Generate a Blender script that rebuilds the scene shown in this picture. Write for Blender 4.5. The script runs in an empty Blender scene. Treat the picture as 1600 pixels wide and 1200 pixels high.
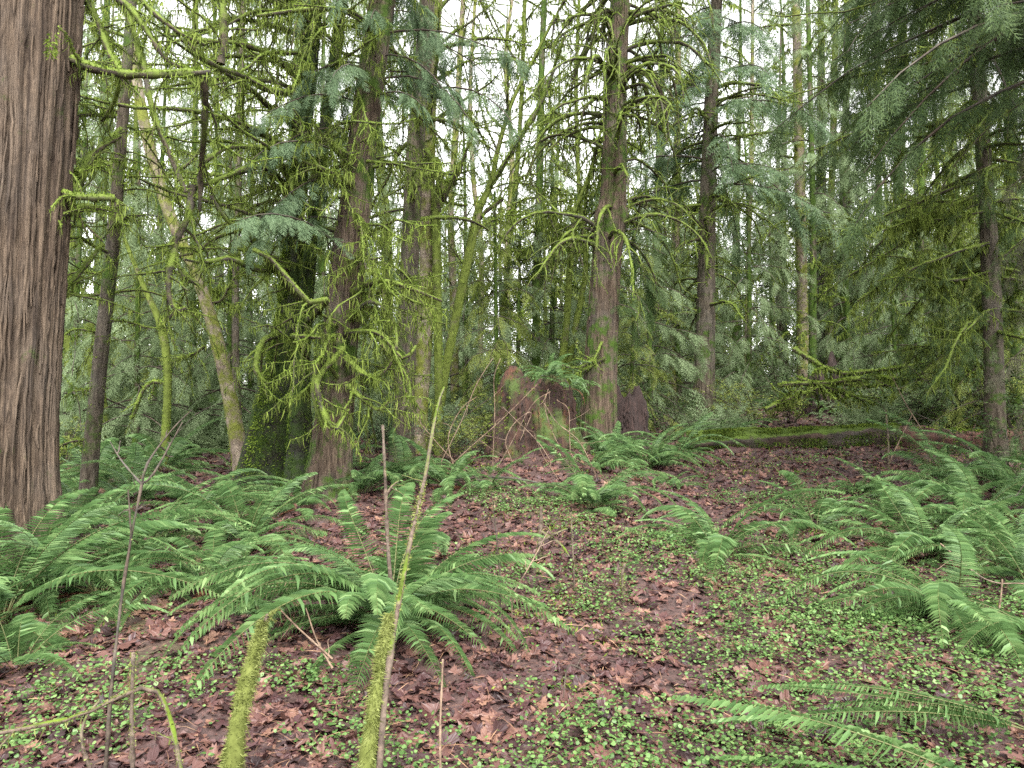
import bpy, math
import numpy as np
from mathutils import Vector
R = math.radians
rng = np.random.default_rng(11)
S = bpy.context.scene
COL = S.collection
F = 1143.0
PITCH = R(3.0)
CAMP = np.array([0, 0, 1.55])

# ------------------------------------------------------------------ terrain
def soft(a): return np.logaddexp(0, 2.5 * np.asarray(a, float)) / 2.5
def g(x, y):
    x = np.asarray(x, float); y = np.asarray(y, float)
    z = .115 * soft(y - 3) - .02 * soft(y - 13) - .045 * soft(y - 26)
    z = z + .03 * soft(x - 2.4) * np.clip(y / 6, 0, 1) - .02 * soft(x - 20)
    z = z - .05 * soft(-x - 3) * np.clip((y - 7) / 4, 0, 1) + .03 * soft(-x - 25)
    z = z + .045 * np.sin(1.3 * x + .7) * np.sin(1.1 * y + .3) + .03 * np.sin(3.1 * x + 1.7 * y) + .016 * np.sin(5.3 * x - 4.1 * y + 1) + .008 * np.sin(11 * x + 7 * y) + .007 * np.sin(9 * y - 13 * x)
    z = z + .32 * np.exp(-((x - .45) ** 2 / 1.1 + (y - 10.6) ** 2 / 1.2))
    return z
def gf(x, y): return float(g(x, y))
def P(px, py, d):
    """the point at distance d ahead of where the photographer stood, seen in the direction px, py"""
    r = np.array([(px - 800) / F, math.cos(PITCH) - (600 - py) / F * math.sin(PITCH), math.sin(PITCH) + (600 - py) / F * math.cos(PITCH)])
    return CAMP + r * (d / r[1])
def G(px, d):
    x = (px - 800) / F * d
    return np.array([x, d, gf(x, d)])

# ------------------------------------------------------------------ mesh builder
class MB:
    def __init__(s): s.v = []; s.q = []; s.t = []; s.qm = []; s.tm = []; s.n = 0
    def add(s, v, quads=None, tris=None, mat=0):
        v = np.asarray(v, np.float32).reshape(-1, 3)
        if quads is not None and len(quads):
            q = np.asarray(quads, np.int32).reshape(-1, 4) + s.n; s.q.append(q); s.qm.append(np.full(len(q), mat, np.int32))
        if tris is not None and len(tris):
            t = np.asarray(tris, np.int32).reshape(-1, 3) + s.n; s.t.append(t); s.tm.append(np.full(len(t), mat, np.int32))
        s.v.append(v); s.n += len(v)
    def build(s, name, mats, parent=None, origin=None, smooth=True):
        v = np.concatenate(s.v) if s.v else np.zeros((0, 3), np.float32)
        o3 = np.zeros(3)
        if parent is not None: o3 = np.array(parent['_o'])
        elif origin is not None: o3 = np.asarray(origin, float)
        v = (v - o3).astype(np.float32)
        me = bpy.data.meshes.new(name)
        q = np.concatenate(s.q) if s.q else np.zeros((0, 4), np.int32)
        t = np.concatenate(s.t) if s.t else np.zeros((0, 3), np.int32)
        me.vertices.add(len(v)); me.vertices.foreach_set('co', v.ravel())
        me.loops.add(q.size + t.size); me.loops.foreach_set('vertex_index', np.concatenate([q.ravel(), t.ravel()]))
        me.polygons.add(len(q) + len(t))
        st = np.concatenate([np.arange(len(q)) * 4, q.size + np.arange(len(t)) * 3]).astype(np.int32)
        me.polygons.foreach_set('loop_start', st)
        mi = np.concatenate((s.qm + s.tm) or [np.zeros(0, np.int32)])
        me.polygons.foreach_set('material_index', mi.astype(np.int32))
        me.polygons.foreach_set('use_smooth', np.full(len(mi), smooth, bool))
        for m in (mats if isinstance(mats, (list, tuple)) else [mats]): me.materials.append(m)
        me.update(calc_edges=True)
        o = bpy.data.objects.new(name, me); COL.objects.link(o)
        if parent is not None: o.parent = parent
        else: o.location = o3
        o['_o'] = [float(a) for a in o3]
        return o
def tag(o, label=None, cat=None, group=None, kind=None):
    if label: o['label'] = label
    if cat: o['category'] = cat
    if group: o['group'] = group
    if kind: o['kind'] = kind
    return o
def empty(name, loc, label, cat, group=None):
    o = bpy.data.objects.new(name, None); COL.objects.link(o); o.empty_display_size = .1
    o.location = [float(a) for a in loc]; o['_o'] = [float(a) for a in loc]
    return tag(o, label, cat, group)
def unit(v): v = np.asarray(v, float); return v / (np.linalg.norm(v, axis=-1, keepdims=True) + 1e-9)
def cr(pts, n):
    """smooth curve through pts, n points evenly spaced in parameter"""
    p = np.asarray(pts, float)
    if len(p) < 3: return p[0] + (p[-1] - p[0]) * np.linspace(0, 1, n)[:, None]
    e = np.vstack([2 * p[0] - p[1], p, 2 * p[-1] - p[-2]])
    L = np.concatenate([[0], np.cumsum(np.linalg.norm(np.diff(p[:, :3], axis=0), axis=1))])
    u = np.interp(np.linspace(0, L[-1], n), L, np.arange(len(p)))
    i = np.minimum(u.astype(int), len(p) - 2); f = (u - i)[:, None]
    a, b, c, d = e[i], e[i + 1], e[i + 2], e[i + 3]
    return .5 * (2 * b + (c - a) * f + (2 * a - 5 * b + 4 * c - d) * f ** 2 + (3 * b - a - 3 * c + d) * f ** 3)
def frames(p):
    T = unit(np.gradient(p, axis=0)); U = np.zeros_like(p)
    r = np.array([1., 0, 0]) if abs(T[0][0]) < .8 else np.array([0, 1., 0])
    for i in range(len(p)):
        r = r - T[i] * r.dot(T[i]); r = r / (np.linalg.norm(r) + 1e-9); U[i] = r
    return T, U, np.cross(T, U)
def tube(mb, pts, rad, n=7, mat=0, rough=0., cap=True, prof=None):
    p = np.asarray(pts, float); k = len(p); rad = np.broadcast_to(np.asarray(rad, float), (k,))
    T, U, V = frames(p); a = np.arange(n) * 2 * np.pi / n
    rr = rad[:, None] * np.ones((k, n))
    if prof is not None: rr = prof(rr, a)
    if rough: rr = rr * (1 + rough * rng.standard_normal((k, n)))
    v = p[:, None] + rr[..., None] * (np.cos(a)[None, :, None] * U[:, None] + np.sin(a)[None, :, None] * V[:, None])
    i, j = np.meshgrid(np.arange(k - 1), np.arange(n), indexing='ij'); j2 = (j + 1) % n
    q = np.stack([i * n + j, i * n + j2, (i + 1) * n + j2, (i + 1) * n + j], -1).reshape(-1, 4)
    v = v.reshape(-1, 3); t = None
    if cap:
        v = np.vstack([v, p[-1] + T[-1] * rad[-1] * .4]); m = len(v) - 1; b = (k - 1) * n
        t = [[b + x, b + (x + 1) % n, m] for x in range(n)]
    mb.add(v, q, t, mat)
def inst(mb, tv, tq, D, U, sc, Pn, mat=0, tris=False):
    """copies of a small leaf template: axis D, face normal about U, scale, place"""
    D = unit(D); Y = unit(np.cross(U, D)); Z = np.cross(D, Y)
    M = np.stack([D, Y, Z], -1); n = len(D)
    sc = np.broadcast_to(np.asarray(sc, float), (n,))
    v = np.einsum('nij,kj->nki', M, tv) * sc[:, None, None] + np.asarray(Pn)[:, None]
    f = (np.asarray(tq)[None] + (np.arange(n) * len(tv))[:, None, None]).reshape(-1, np.asarray(tq).shape[1])
    mb.add(v, None if tris else f, f if tris else None, mat)

# ------------------------------------------------------------------ materials
def ramp(nt, fac, stops):
    r = nt.nodes.new('ShaderNodeValToRGB'); e = r.color_ramp.elements
    while len(e) < len(stops): e.new(.5)
    for k, (p, c) in zip(e, stops): k.position = p; k.color = (*c, 1)
    nt.links.new(fac, r.inputs[0]); return r.outputs[0]
def newmat(name):
    m = bpy.data.materials.new(name); m.use_nodes = True; nt = m.node_tree
    return m, nt, nt.nodes['Principled BSDF'], nt.nodes['Material Output']
def noise(nt, scale, detail=4, vec=None, stretch=None, rough=.6):
    n = nt.nodes.new('ShaderNodeTexNoise'); n.inputs['Scale'].default_value = scale; n.inputs['Detail'].default_value = detail; n.inputs['Roughness'].default_value = rough
    tc = nt.nodes.new('ShaderNodeTexCoord'); v = tc.outputs['Object']
    if stretch:
        mp = nt.nodes.new('ShaderNodeMapping'); mp.inputs['Scale'].default_value = stretch; nt.links.new(v, mp.inputs[0]); v = mp.outputs[0]
    nt.links.new(v, n.inputs['Vector']); return n.outputs['Fac']
def mix(nt, f, a, b, mode='MIX'):
    m = nt.nodes.new('ShaderNodeMix'); m.data_type = 'RGBA'; m.blend_type = mode
    if isinstance(f, (int, float)): m.inputs[0].default_value = f
    else: nt.links.new(f, m.inputs[0])
    for s, k in ((a, 6), (b, 7)):
        if isinstance(s, tuple): m.inputs[k].default_value = (*s, 1)
        else: nt.links.new(s, m.inputs[k])
    return m.outputs[2]
def mathn(nt, op, a, b):
    m = nt.nodes.new('ShaderNodeMath'); m.operation = op; m.use_clamp = op != 'POWER'
    for s, k in ((a, 0), (b, 1)):
        if isinstance(s, (int, float)): m.inputs[k].default_value = s
        else: nt.links.new(s, m.inputs[k])
    return m.outputs[0]
def leafmat(name, stops, rough=.5, trans=.3, spec=.5, nscale=3., hue=.5):
    m, nt, b, out = newmat(name)
    ge = nt.nodes.new('ShaderNodeNewGeometry'); f = mathn(nt, 'ADD', mathn(nt, 'MULTIPLY', ge.outputs['Random Per Island'], hue), mathn(nt, 'MULTIPLY', noise(nt, nscale, 2), 1 - hue))
    c = ramp(nt, f, stops); nt.links.new(c, b.inputs['Base Color'])
    b.inputs['Roughness'].default_value = rough; b.inputs['Specular IOR Level'].default_value = spec
    if trans:
        tr = nt.nodes.new('ShaderNodeBsdfTranslucent'); ms = nt.nodes.new('ShaderNodeMixShader'); ms.inputs[0].default_value = trans
        nt.links.new(c, tr.inputs[0]); nt.links.new(b.outputs[0], ms.inputs[1]); nt.links.new(tr.outputs[0], ms.inputs[2]); nt.links.new(ms.outputs[0], out.inputs[0])
    return m
def barkmat(name, dark, lite, moss=.0, mosscol=(.06, .11, .012), stretch=(14, 14, 1.3), scale=2.2, bump=.6, up=.0, grey=(.2, .2, .18), greyamt=.35):
    m, nt, b, out = newmat(name)
    n1 = noise(nt, scale, 6, stretch=stretch, rough=.65); n2 = noise(nt, 1.6, 4)
    n5 = noise(nt, scale * 2.2, 5, stretch=tuple(q * 1.6 for q in stretch[:2]) + (stretch[2] * 2.5,), rough=.75)
    n4 = noise(nt, scale * .9, 3, stretch=tuple(s * .35 for s in stretch))
    c = ramp(nt, n1, [(.38, dark), (.62, lite)])
    c = mix(nt, mathn(nt, 'MULTIPLY', ramp_f(nt, n2, .45, .75), greyamt), c, grey)
    c = mix(nt, mathn(nt, 'MULTIPLY', ramp_f(nt, n4, .52, .3), .55), c, dark)
    c = mix(nt, .75, c, ramp(nt, n5, [(.32, (.35, .33, .32)), (.5, (.95, .95, .95)), (.7, (1.5, 1.45, 1.4))]), 'MULTIPLY')
    if moss > 0 or up > 0:
        n3 = noise(nt, 3.3, 6, rough=.7); ge = nt.nodes.new('ShaderNodeNewGeometry'); sx = nt.nodes.new('ShaderNodeSeparateXYZ'); nt.links.new(ge.outputs['Normal'], sx.inputs[0])
        f = mathn(nt, 'ADD', n3, mathn(nt, 'MULTIPLY', sx.outputs['Z'], up))
        mk = ramp_f(nt, f, .68 - moss, .8 - moss)
        mc = mix(nt, ramp_f(nt, noise(nt, 9, 4), .3, .7), tuple(a * .45 for a in mosscol), mosscol)
        c = mix(nt, mk, c, mc)
    nt.links.new(c, b.inputs['Base Color']); b.inputs['Roughness'].default_value = .85; b.inputs['Specular IOR Level'].default_value = .25
    bp = nt.nodes.new('ShaderNodeBump'); bp.inputs['Strength'].default_value = bump; bp.inputs['Distance'].default_value = .03
    hh = nt.nodes.new('ShaderNodeMath'); hh.operation = 'MULTIPLY_ADD'; nt.links.new(n5, hh.inputs[0]); hh.inputs[1].default_value = .6; nt.links.new(n1, hh.inputs[2]); nt.links.new(hh.outputs[0], bp.inputs['Height']); nt.links.new(bp.outputs[0], b.inputs['Normal'])
    return m
def ramp_f(nt, fac, lo, hi):
    r = nt.nodes.new('ShaderNodeMapRange'); r.clamp = True; r.inputs[1].default_value = lo; r.inputs[2].default_value = hi
    nt.links.new(fac, r.inputs[0]); return r.outputs[0]

M = {}
M['cedar_bark'] = barkmat('cedar_bark', (.042, .028, .019), (.175, .128, .09), 0.06, stretch=(22, 22, .6), scale=1.5, bump=1.0, grey=(.14, .125, .11))
M['cedar_bark_mossy'] = barkmat('cedar_bark_mossy', (.037, .024, .016), (.138, .10, .07), .2, stretch=(16, 16, .9), scale=1.8, bump=.9)
M['fir_bark'] = barkmat('fir_bark', (.036, .027, .018), (.125, .102, .074), .18, stretch=(9, 9, 1.6), scale=2.4, bump=1.0)
M['fir_bark_mossy'] = barkmat('fir_bark_mossy', (.035, .028, .018), (.12, .10, .072), .3, stretch=(9, 9, 1.6), scale=2.4, bump=1.0)
M['maple_bark'] = barkmat('maple_bark', (.10, .075, .055), (.27, .22, .17), .24, (.16, .18, .03), stretch=(5, 5, 2.5), scale=2, bump=.6)
M['maple_bark_green'] = barkmat('maple_bark_green', (.05, .042, .025), (.18, .15, .10), .36, (.12, .155, .025), stretch=(5, 5, 2.5), scale=2, bump=.6)
M['moss_trunk'] = barkmat('moss_trunk', (.008, .008, .005), (.025, .024, .013), .26, (.03, .055, .008), stretch=(8, 8, 1.5), scale=2, bump=.8)
M['branch'] = barkmat('mossy_branch', (.025, .02, .013), (.08, .062, .042), .20, (.135, .185, .03), stretch=(3, 3, 3), scale=4, bump=.4, up=.36)
M['deadbranch'] = barkmat('dead_branch', (.05, .035, .028), (.16, .12, .09), .10, (.10, .15, .013), stretch=(3, 3, 3), scale=4, bump=.3, up=.2)
M['twig'] = barkmat('bare_twig', (.10, .065, .045), (.26, .18, .125), .0, stretch=(3, 3, 3), scale=4, bump=.2)
M['darktwig'] = barkmat('dark_twig', (.022, .017, .013), (.075, .055, .04), .06, stretch=(3, 3, 3), scale=4, bump=.2)
M['moss'] = leafmat('moss', [(.22, (.035, .06, .008)), (.5, (.135, .205, .026)), (.8, (.27, .36, .065))], .9, .35, .1, 5., .6)
M['moss_hang'] = leafmat('hanging_moss', [(.22, (.034, .048, .010)), (.5, (.12, .165, .03)), (.8, (.25, .31, .07))], .9, .4, .1, 4., .6)
M['moss_log'] = leafmat('log_moss', [(.22, (.02, .032, .006)), (.5, (.07, .11, .015)), (.8, (.17, .22, .035))], .9, .3, .1, 4., .6)
M['moss_dark'] = leafmat('dark_moss', [(.22, (.014, .026, .005)), (.55, (.065, .11, .016)), (.85, (.15, .21, .034))], .9, .25, .1, 4., .6)
M['fern'] = leafmat('fern_green', [(.15, (.04, .09, .03)), (.5, (.108, .20, .064)), (.85, (.22, .325, .125))], .5, .3, .35, 2.2, .45)
M['fern_dead'] = leafmat('fern_dead', [(.2, (.07, .03, .016)), (.5, (.16, .07, .04)), (.8, (.28, .14, .075))], .8, .2, .2, 3., .5)
M['cedar'] = leafmat('cedar_foliage', [(.2, (.05, .09, .042)), (.5, (.105, .165, .08)), (.8, (.18, .25, .135))], .6, .4, .22, 2.5, .5)
M['hemlock'] = leafmat('hemlock_foliage', [(.2, (.02, .040, .012)), (.5, (.048, .084, .026)), (.8, (.095, .14, .045))], .6, .3, .2, 2.5, .5)
M['grayhem'] = leafmat('grey_brown_needles', [(.2, (.05, .05, .032)), (.5, (.09, .09, .055)), (.8, (.15, .14, .085))], .7, .3, .3, 2.5, .5)  # grey-brown of dead twiggy lower boughs with moss and lichen
M['far'] = leafmat('far_foliage', [(.2, (.10, .145, .062)), (.5, (.18, .245, .12)), (.8, (.28, .35, .195))], .65, .48, .2, 1.2, .5)  # paler than real leaves: daylight missing further back is put into the colour
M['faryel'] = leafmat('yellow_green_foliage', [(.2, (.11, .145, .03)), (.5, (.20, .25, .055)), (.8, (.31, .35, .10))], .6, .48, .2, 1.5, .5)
M['clover'] = leafmat('groundcover_leaf', [(.2, (.05, .11, .025)), (.5, (.10, .19, .05)), (.8, (.18, .28, .09))], .45, .3, .4, 1.2, .6)
M['litter'] = leafmat('dead_leaf', [(.12, (.022, .012, .012)), (.38, (.062, .028, .028)), (.6, (.10, .047, .038)), (.78, (.145, .073, .055)), (.95, (.27, .155, .095))], .48, .08, .35, 6., .7)
M['needle'] = leafmat('dead_needles', [(.2, (.10, .05, .03)), (.5, (.2, .11, .065)), (.8, (.36, .22, .13))], .7, .0, .3, 3., .8)
M['moss_pale'] = leafmat('pale_moss', [(.2, (.06, .07, .016)), (.5, (.16, .185, .05)), (.8, (.30, .33, .12))], .9, .35, .1, 25., .5)
M['grass'] = leafmat('grass_blade', [(.2, (.06, .13, .03)), (.8, (.14, .25, .06))], .5, .3, .4)
def groundmat():
    m, nt, b, out = newmat('forest_floor')
    n1 = noise(nt, 3.2, 8, rough=.7); n2 = noise(nt, .55, 5); n3 = noise(nt, 30, 5, rough=.7)
    c = ramp(nt, n3, [(.3, (.018, .011, .009)), (.5, (.05, .03, .026)), (.72, (.12, .066, .056))])
    c = mix(nt, ramp_f(nt, n1, .35, .75), c, (.075, .038, .034))
    mo = mathn(nt, 'MULTIPLY', ramp_f(nt, n2, .56, .72), ramp_f(nt, n1, .45, .62)); c = mix(nt, mo, c, (.06, .085, .016))
    nt.links.new(c, b.inputs['Base Color']); b.inputs['Roughness'].default_value = .6
    bp = nt.nodes.new('ShaderNodeBump'); bp.inputs['Strength'].default_value = .8; bp.inputs['Distance'].default_value = .02
    nt.links.new(n3, bp.inputs['Height']); nt.links.new(bp.outputs[0], b.inputs['Normal']); return m
M['ground'] = groundmat()
def stumpmat(name, rot, mossamt):
    m, nt, b, out = newmat(name)
    n1 = noise(nt, 1.6, 6, stretch=(9, 9, 1.1), rough=.7); n2 = noise(nt, 2.2, 5)
    c = ramp(nt, n1, [(.3, (.012, .007, .006)), (.5, rot), (.7, tuple(a * 2.2 for a in rot))])
    c = mix(nt, ramp_f(nt, noise(nt, 1.9, 3), .55, .65), c, (.12, .045, .022) if mossamt > .1 else rot)
    c = mix(nt, ramp_f(nt, n2, .62 - mossamt, .74 - mossamt), c, (.05, .078, .013))
    nt.links.new(c, b.inputs['Base Color']); b.inputs['Roughness'].default_value = .9
    bp = nt.nodes.new('ShaderNodeBump'); bp.inputs['Strength'].default_value = 1; bp.inputs['Distance'].default_value = .05
    nt.links.new(n1, bp.inputs['Height']); nt.links.new(bp.outputs[0], b.inputs['Normal']); return m
M['stump'] = stumpmat('rotten_stump_wood', (.036, .016, .010), .13)
M['stumpdark'] = stumpmat('dark_stump_wood', (.03, .016, .013), .0)
M['logwood'] = stumpmat('rotten_log_wood', (.075, .034, .024), .07)
M['logmoss'] = barkmat('mossy_log', (.02, .014, .01), (.075, .048, .036), .14, (.07, .11, .014), stretch=(1, 6, 6), scale=2, bump=.8, up=.34)

# ------------------------------------------------------------------ templates
def spray_tpl(ns, sub, L=1., wide=.34, blade=.05, droop=.28, seed=0):
    """flat drooping conifer spray lying along +X, unit length, made of kites"""
    r = np.random.default_rng(seed); v = []; q = []
    def kite(p, d, l, w):
        d = unit(d); s = unit(np.cross(d, [0, 0, 1])) * w; p = np.array(p); k = len(v)
        v.extend([p, p + d * l * .45 + s, p + d * l, p + d * l * .45 - s]); q.append([k, k + 1, k + 2, k + 3])
    ax = lambda t: np.array([t * L, .04 * math.sin(5 * t), -droop * t * t * L])
    for t in np.linspace(0, .9, 6): kite(ax(t), ax(t + .17) - ax(t), .2 * L, .012)
    for i in range(ns):
        t = .06 + .92 * i / (ns - 1); s = 1 if i % 2 else -1
        l = wide * L * (min(1, t / .25) * .6 + .4) * (1.08 - t) ** .6 * r.uniform(.75, 1.2)
        a = R(r.uniform(38, 58)); d = np.array([math.cos(a), s * math.sin(a), -droop * 1.2 * t - r.uniform(0, .35)])
        p = ax(t)
        if not sub: kite(p, d, l, blade * r.uniform(.7, 1.3)); continue
        kite(p, d, l, .010)
        for j in range(sub):
            u = .15 + .85 * j / (sub - 1); ss = 1 if j % 2 else -1; b = R(r.uniform(28, 48)) * ss
            dd = unit(d); e = np.array([dd[0] * math.cos(b) - dd[1] * math.sin(b), dd[0] * math.sin(b) + dd[1] * math.cos(b), dd[2] - r.uniform(0, .3)])
            kite(p + unit(d) * l * u, e, l * .38 * (1.15 - u * .5), blade * .62)
    return np.array(v), np.array(q)
T_FAR = [spray_tpl(11, 0, blade=.045, seed=i) for i in range(3)]
T_MID = [spray_tpl(16, 5, blade=.026, wide=.36, seed=i + 9) for i in range(3)]
T_HEM = [spray_tpl(18, 6, blade=.016, wide=.42, droop=.35, seed=i + 19) for i in range(3)]
T_FINE = [spray_tpl(22, 9, blade=.02, wide=.34, droop=.4, seed=i + 29) for i in range(3)]

def rnd_perp(T):
    a = rng.standard_normal(T.shape); a -= T * (a * T).sum(-1, keepdims=True); return unit(a)
def moss_fuzz(mb, pts, rad, perm, lo, hi, w, hang, mat, side=None):
    """fuzz: short moss leaflets standing off a limb; hang (0..1) lets them dangle"""
    p = np.asarray(pts, float); seg = np.linalg.norm(np.diff(p, axis=0), axis=1); L = np.concatenate([[0], np.cumsum(seg)])
    n = int(perm * L[-1])
    if n < 1: return
    u = rng.uniform(0, L[-1], n)
    keep = (np.sin(u * 9 + p[0][0] * 7) + np.sin(u * 23 + p[0][2] * 5) * .6 + rng.normal(0, .7, n)) > -.7
    u = u[keep]; n = len(u)
    if n < 1: return
    i = np.clip(np.searchsorted(L, u) - 1, 0, len(seg) - 1); f = ((u - L[i]) / (seg[i] + 1e-9))[:, None]
    c = p[i] * (1 - f) + p[i + 1] * f; T = unit(p[i + 1] - p[i]); r = np.interp(u, L, np.broadcast_to(rad, (len(p),)))
    o = rnd_perp(T)
    if hang > .4: o[:, 2] = -abs(o[:, 2]) * .6; o = unit(o)
    elif side is None: o[:, 2] = np.where(rng.random(n) < .85, abs(o[:, 2]), o[:, 2]); o = unit(o)
    else: o = unit(o + np.asarray(side) * .7)
    l = rng.uniform(lo, hi, n) * (rng.random(n) * .6 + .4)
    d = unit(o * (1 - hang) + np.array([0, 0, -1]) * hang + rng.normal(0, .35 * (1 - hang * .7), (n, 3)))
    b = unit(T + rng.normal(0, .5, (n, 3))) * (w * rng.uniform(.5, 1.3, n))[:, None]
    a = c + o * (r - np.minimum(.2 * r, .004))[:, None]; m = a + d * (l * .55)[:, None]; tip = a + d * l[:, None] + rng.normal(0, .1, (n, 3)) * l[:, None]
    v = np.stack([a - b * .5, a + b * .5, m + b * .45, tip, m - b * .45], 1)
    k = (np.arange(n) * 5)[:, None]
    mb.add(v, k + np.array([[0, 1, 2, 4]]), k + np.array([[4, 2, 3]]), mat)

def arc(base, az, L, elev, droop, n=11, wob=.12, tipup=0.):
    """a limb that leaves its trunk at elev and bends down (droop, radians over its length)"""
    p = [np.asarray(base, float)]; e = elev; a = az; st = L / (n - 1); we = rng.normal(0, wob); wa = rng.normal(0, wob)
    for k in range(n - 1):
        t = k / (n - 1); e += -droop / (n - 1) * (1 - tipup * 2.2 * (t > .62)) + rng.normal(0, wob) * .9; a += wa * .25 + rng.normal(0, wob)
        e = max(e, -1.45)
        p.append(p[-1] + st * np.array([math.cos(e) * math.cos(a), math.cos(e) * math.sin(a), math.sin(e)]))
    return np.array(p)
def limb_mesh(pts, r0, r1, twigs=8, tl=(.25, .6), fuzz=120, hang=40, hl=(.03, .14), fl=(.015, .05), w=.012, seg=6, tdroop=1.2, trad=.42, sub=0, lumpy=.22, live=None, livesc=(.25, .4), livemat=3):
    """one limb with its twigs and the moss on both; slots: 0 bark, 1 moss, 2 hanging moss, 3 foliage"""
    mb = MB(); pts = np.asarray(pts, float); n = len(pts)
    rad = (r1 + (r0 - r1) * np.linspace(1, 0, n) ** .8) * (1 + rng.normal(0, .1, n))
    rad = rad * (1 + lumpy * np.sin(np.arange(n) * 2.1 + rng.uniform(0, 6)) * rng.random(n)); tube(mb, pts, rad, seg, 0, .12)
    lines = [(pts, rad)]
    T, U, V = frames(pts)
    def tw(p0, d0, l, r):
        m = 7; q = [p0]; d = unit(d0); gdn = rng.uniform(-.15, 1) * tdroop
        for k in range(m - 1):
            d = unit(d + np.array([0, 0, -gdn / m]) + rng.normal(0, .16, 3)); q.append(q[-1] + d * l / (m - 1))
        q = np.array(q); rr = np.linspace(r, r * .45, m) * (1 + lumpy * rng.normal(0, 1, m)); tube(mb, q, rr, 5, 0, .1); lines.append((q, rr)); return q
    for k in range(twigs):
        t = .18 + .82 * (k + rng.random()) / max(twigs, 1); i = min(int(t * (n - 1)), n - 1)
        d = T[i] * rng.uniform(.2, .9) + unit(rng.normal(0, 1, 3) * [1, 1, .7] + [0, 0, -.25]) * .9
        l = rng.uniform(*tl) * (1.15 - .5 * t)
        q = tw(pts[i], d, l, max(r0 * trad * (1 - .6 * t), .004))
        for _ in range(sub):
            j = rng.integers(2, 6); tw(q[j], rng.normal(0, 1, 3) + unit(q[j] - q[j - 1]), l * rng.uniform(.3, .6), .004)
    for q, rr in lines:
        sc = 1 if rr[0] > .012 else .6
        if fuzz: moss_fuzz(mb, q, rr, fuzz * (.6 + min(rr.mean() * 22, 1.2)), fl[0] * sc, fl[1] * sc, w, .05, 1)
        if hang: moss_fuzz(mb, q, rr, hang, hl[0], hl[1], w * .8, .85, 2)
    if live is not None:
        for q, rr in lines:
            L = np.linalg.norm(np.diff(q, axis=0), axis=1).sum(); m = int(L * live) + 1
            for tv, tq in T_HEM:
                k = rng.integers(1, len(q), m); TT = unit(q[np.minimum(k, len(q) - 1)] - q[k - 1])
                D = unit(TT + rnd_perp(TT) * [.9, .9, .3] + [0, 0, -.25])
                inst(mb, tv, tq, D, np.array([0, 0, 1]) + rng.normal(0, .3, (m, 3)), rng.uniform(*livesc, m), q[k], livemat)
    return mb
BM = lambda *x: [M['branch'], M['moss'], M['moss_hang']] + list(x)

# ------------------------------------------------------------------ trunks
def trunk(parent, pxs, d, mat, seg=14, flare=.35, lump=.05, ring=.14, name='trunk', fuzz=0, fmat='moss', flute=0, up=1.3, dslope=0., fl=(.015, .05), side=None, fw=.014, strips=0):
    """pxs: (px, py, width in px) from the foot upwards; continues above the frame"""
    pts = [np.append(P(a, b, d + dslope * k), w / F * d / 2) for k, (a, b, w) in enumerate(pxs)]
    x, y = pts[0][0], pts[0][1]; z0 = gf(x, y) - .15
    if pts[0][2] > z0 + .2: pts.insert(0, np.array([x - .0 * (pts[1][0] - x), y, z0, pts[0][3]]))
    else: pts[0][2] = z0
    if up:
        e = unit(pts[-1][:3] - pts[-2][:3]); pts.append(np.append(pts[-1][:3] + e * up, pts[-1][3] * .93))
    pts = np.array(pts); L = np.linalg.norm(np.diff(pts[:, :3], axis=0), axis=1).sum()
    c = cr(pts, max(int(L / ring), 8)); p = c[:, :3]; rad = c[:, 3]
    h = p[:, 2] - z0; rad = rad * (1 + flare * np.exp(-h / .38))
    ph = rng.uniform(0, 6, 5)
    def prof(rr, a):
        A = a[None]; H = h[:, None]
        fl_ = 1 + lump * (np.sin(3 * A + ph[0] + H * .5) + .6 * np.sin(5 * A + ph[1] - H * .8) + .5 * np.sin(2 * A + 2.1 * H + ph[2]))
        fl_ = fl_ + flare * .45 * np.exp(-H / .4) * np.sin(5 * A + ph[3])
        if flute: wv = .35 * np.sin(H * 1.3) + .25 * np.sin(H * 2.9 + 4 * A) + .15 * np.sin(7 * H + 9 * A); fl_ = fl_ + flute * (.6 + .4 * np.sin(3 * A + H * 1.1)) * np.abs(np.sin(11 * A + ph[4] + wv)) + flute * .5 * np.sin(23 * A + 2.2 * wv) + flute * .25 * np.sin(41 * A + 5 * wv + 3 * H)
        return rr * fl_
    mb = MB(); tube(mb, p, rad, seg, 0, .012, True, prof)
    if strips:
        T, U, V = frames(p); n = len(p)
        for _ in range(strips):
            ln = rng.uniform(.25, 1.3); m = max(int(ln / ring), 4); i = rng.integers(0, max(n - m, 1)); m = min(m, n - i); a = rng.uniform(0, 6.28); w0 = rng.uniform(.004, .013); k = np.arange(m); e = np.sin(np.linspace(0, np.pi, m)) ** .4
            aa = a + np.cumsum(rng.normal(0, .012, m)); rr = rad[i:i + m] * (1 + flute * .9) + rng.uniform(.0, .008) + .012 * rng.random() * (1 - e); da = (w0 * e + .002) / rad[i:i + m]
            row = []
            for off, lift in ((-1, -.012), (-.6, .002), (.6, .003), (1, -.012)): row.append(p[i:i + m] + (rr + lift)[:, None] * (np.cos(aa + da * off)[:, None] * U[i:i + m] + np.sin(aa + da * off)[:, None] * V[i:i + m]))
            v = np.stack(row, 1).reshape(-1, 3); q = [[b * 4 + c, b * 4 + c + 1, b * 4 + c + 5, b * 4 + c + 4] for b in range(m - 1) for c in range(3)]; mb.add(v, q, None, 0)
    if fuzz: moss_fuzz(mb, p, rad * 1.02, fuzz, fl[0], fl[1], fw, .3, 1, side)
    o = mb.build(name, [M[mat], M[fmat]], parent)
    return p, rad
def branch(parent, mb, mats=None, name='branch'): return mb.build(name, mats or BM(), parent)
def child(t, nm): return [c for c in t.children if c.name.split('.')[0] == nm][0]
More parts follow.
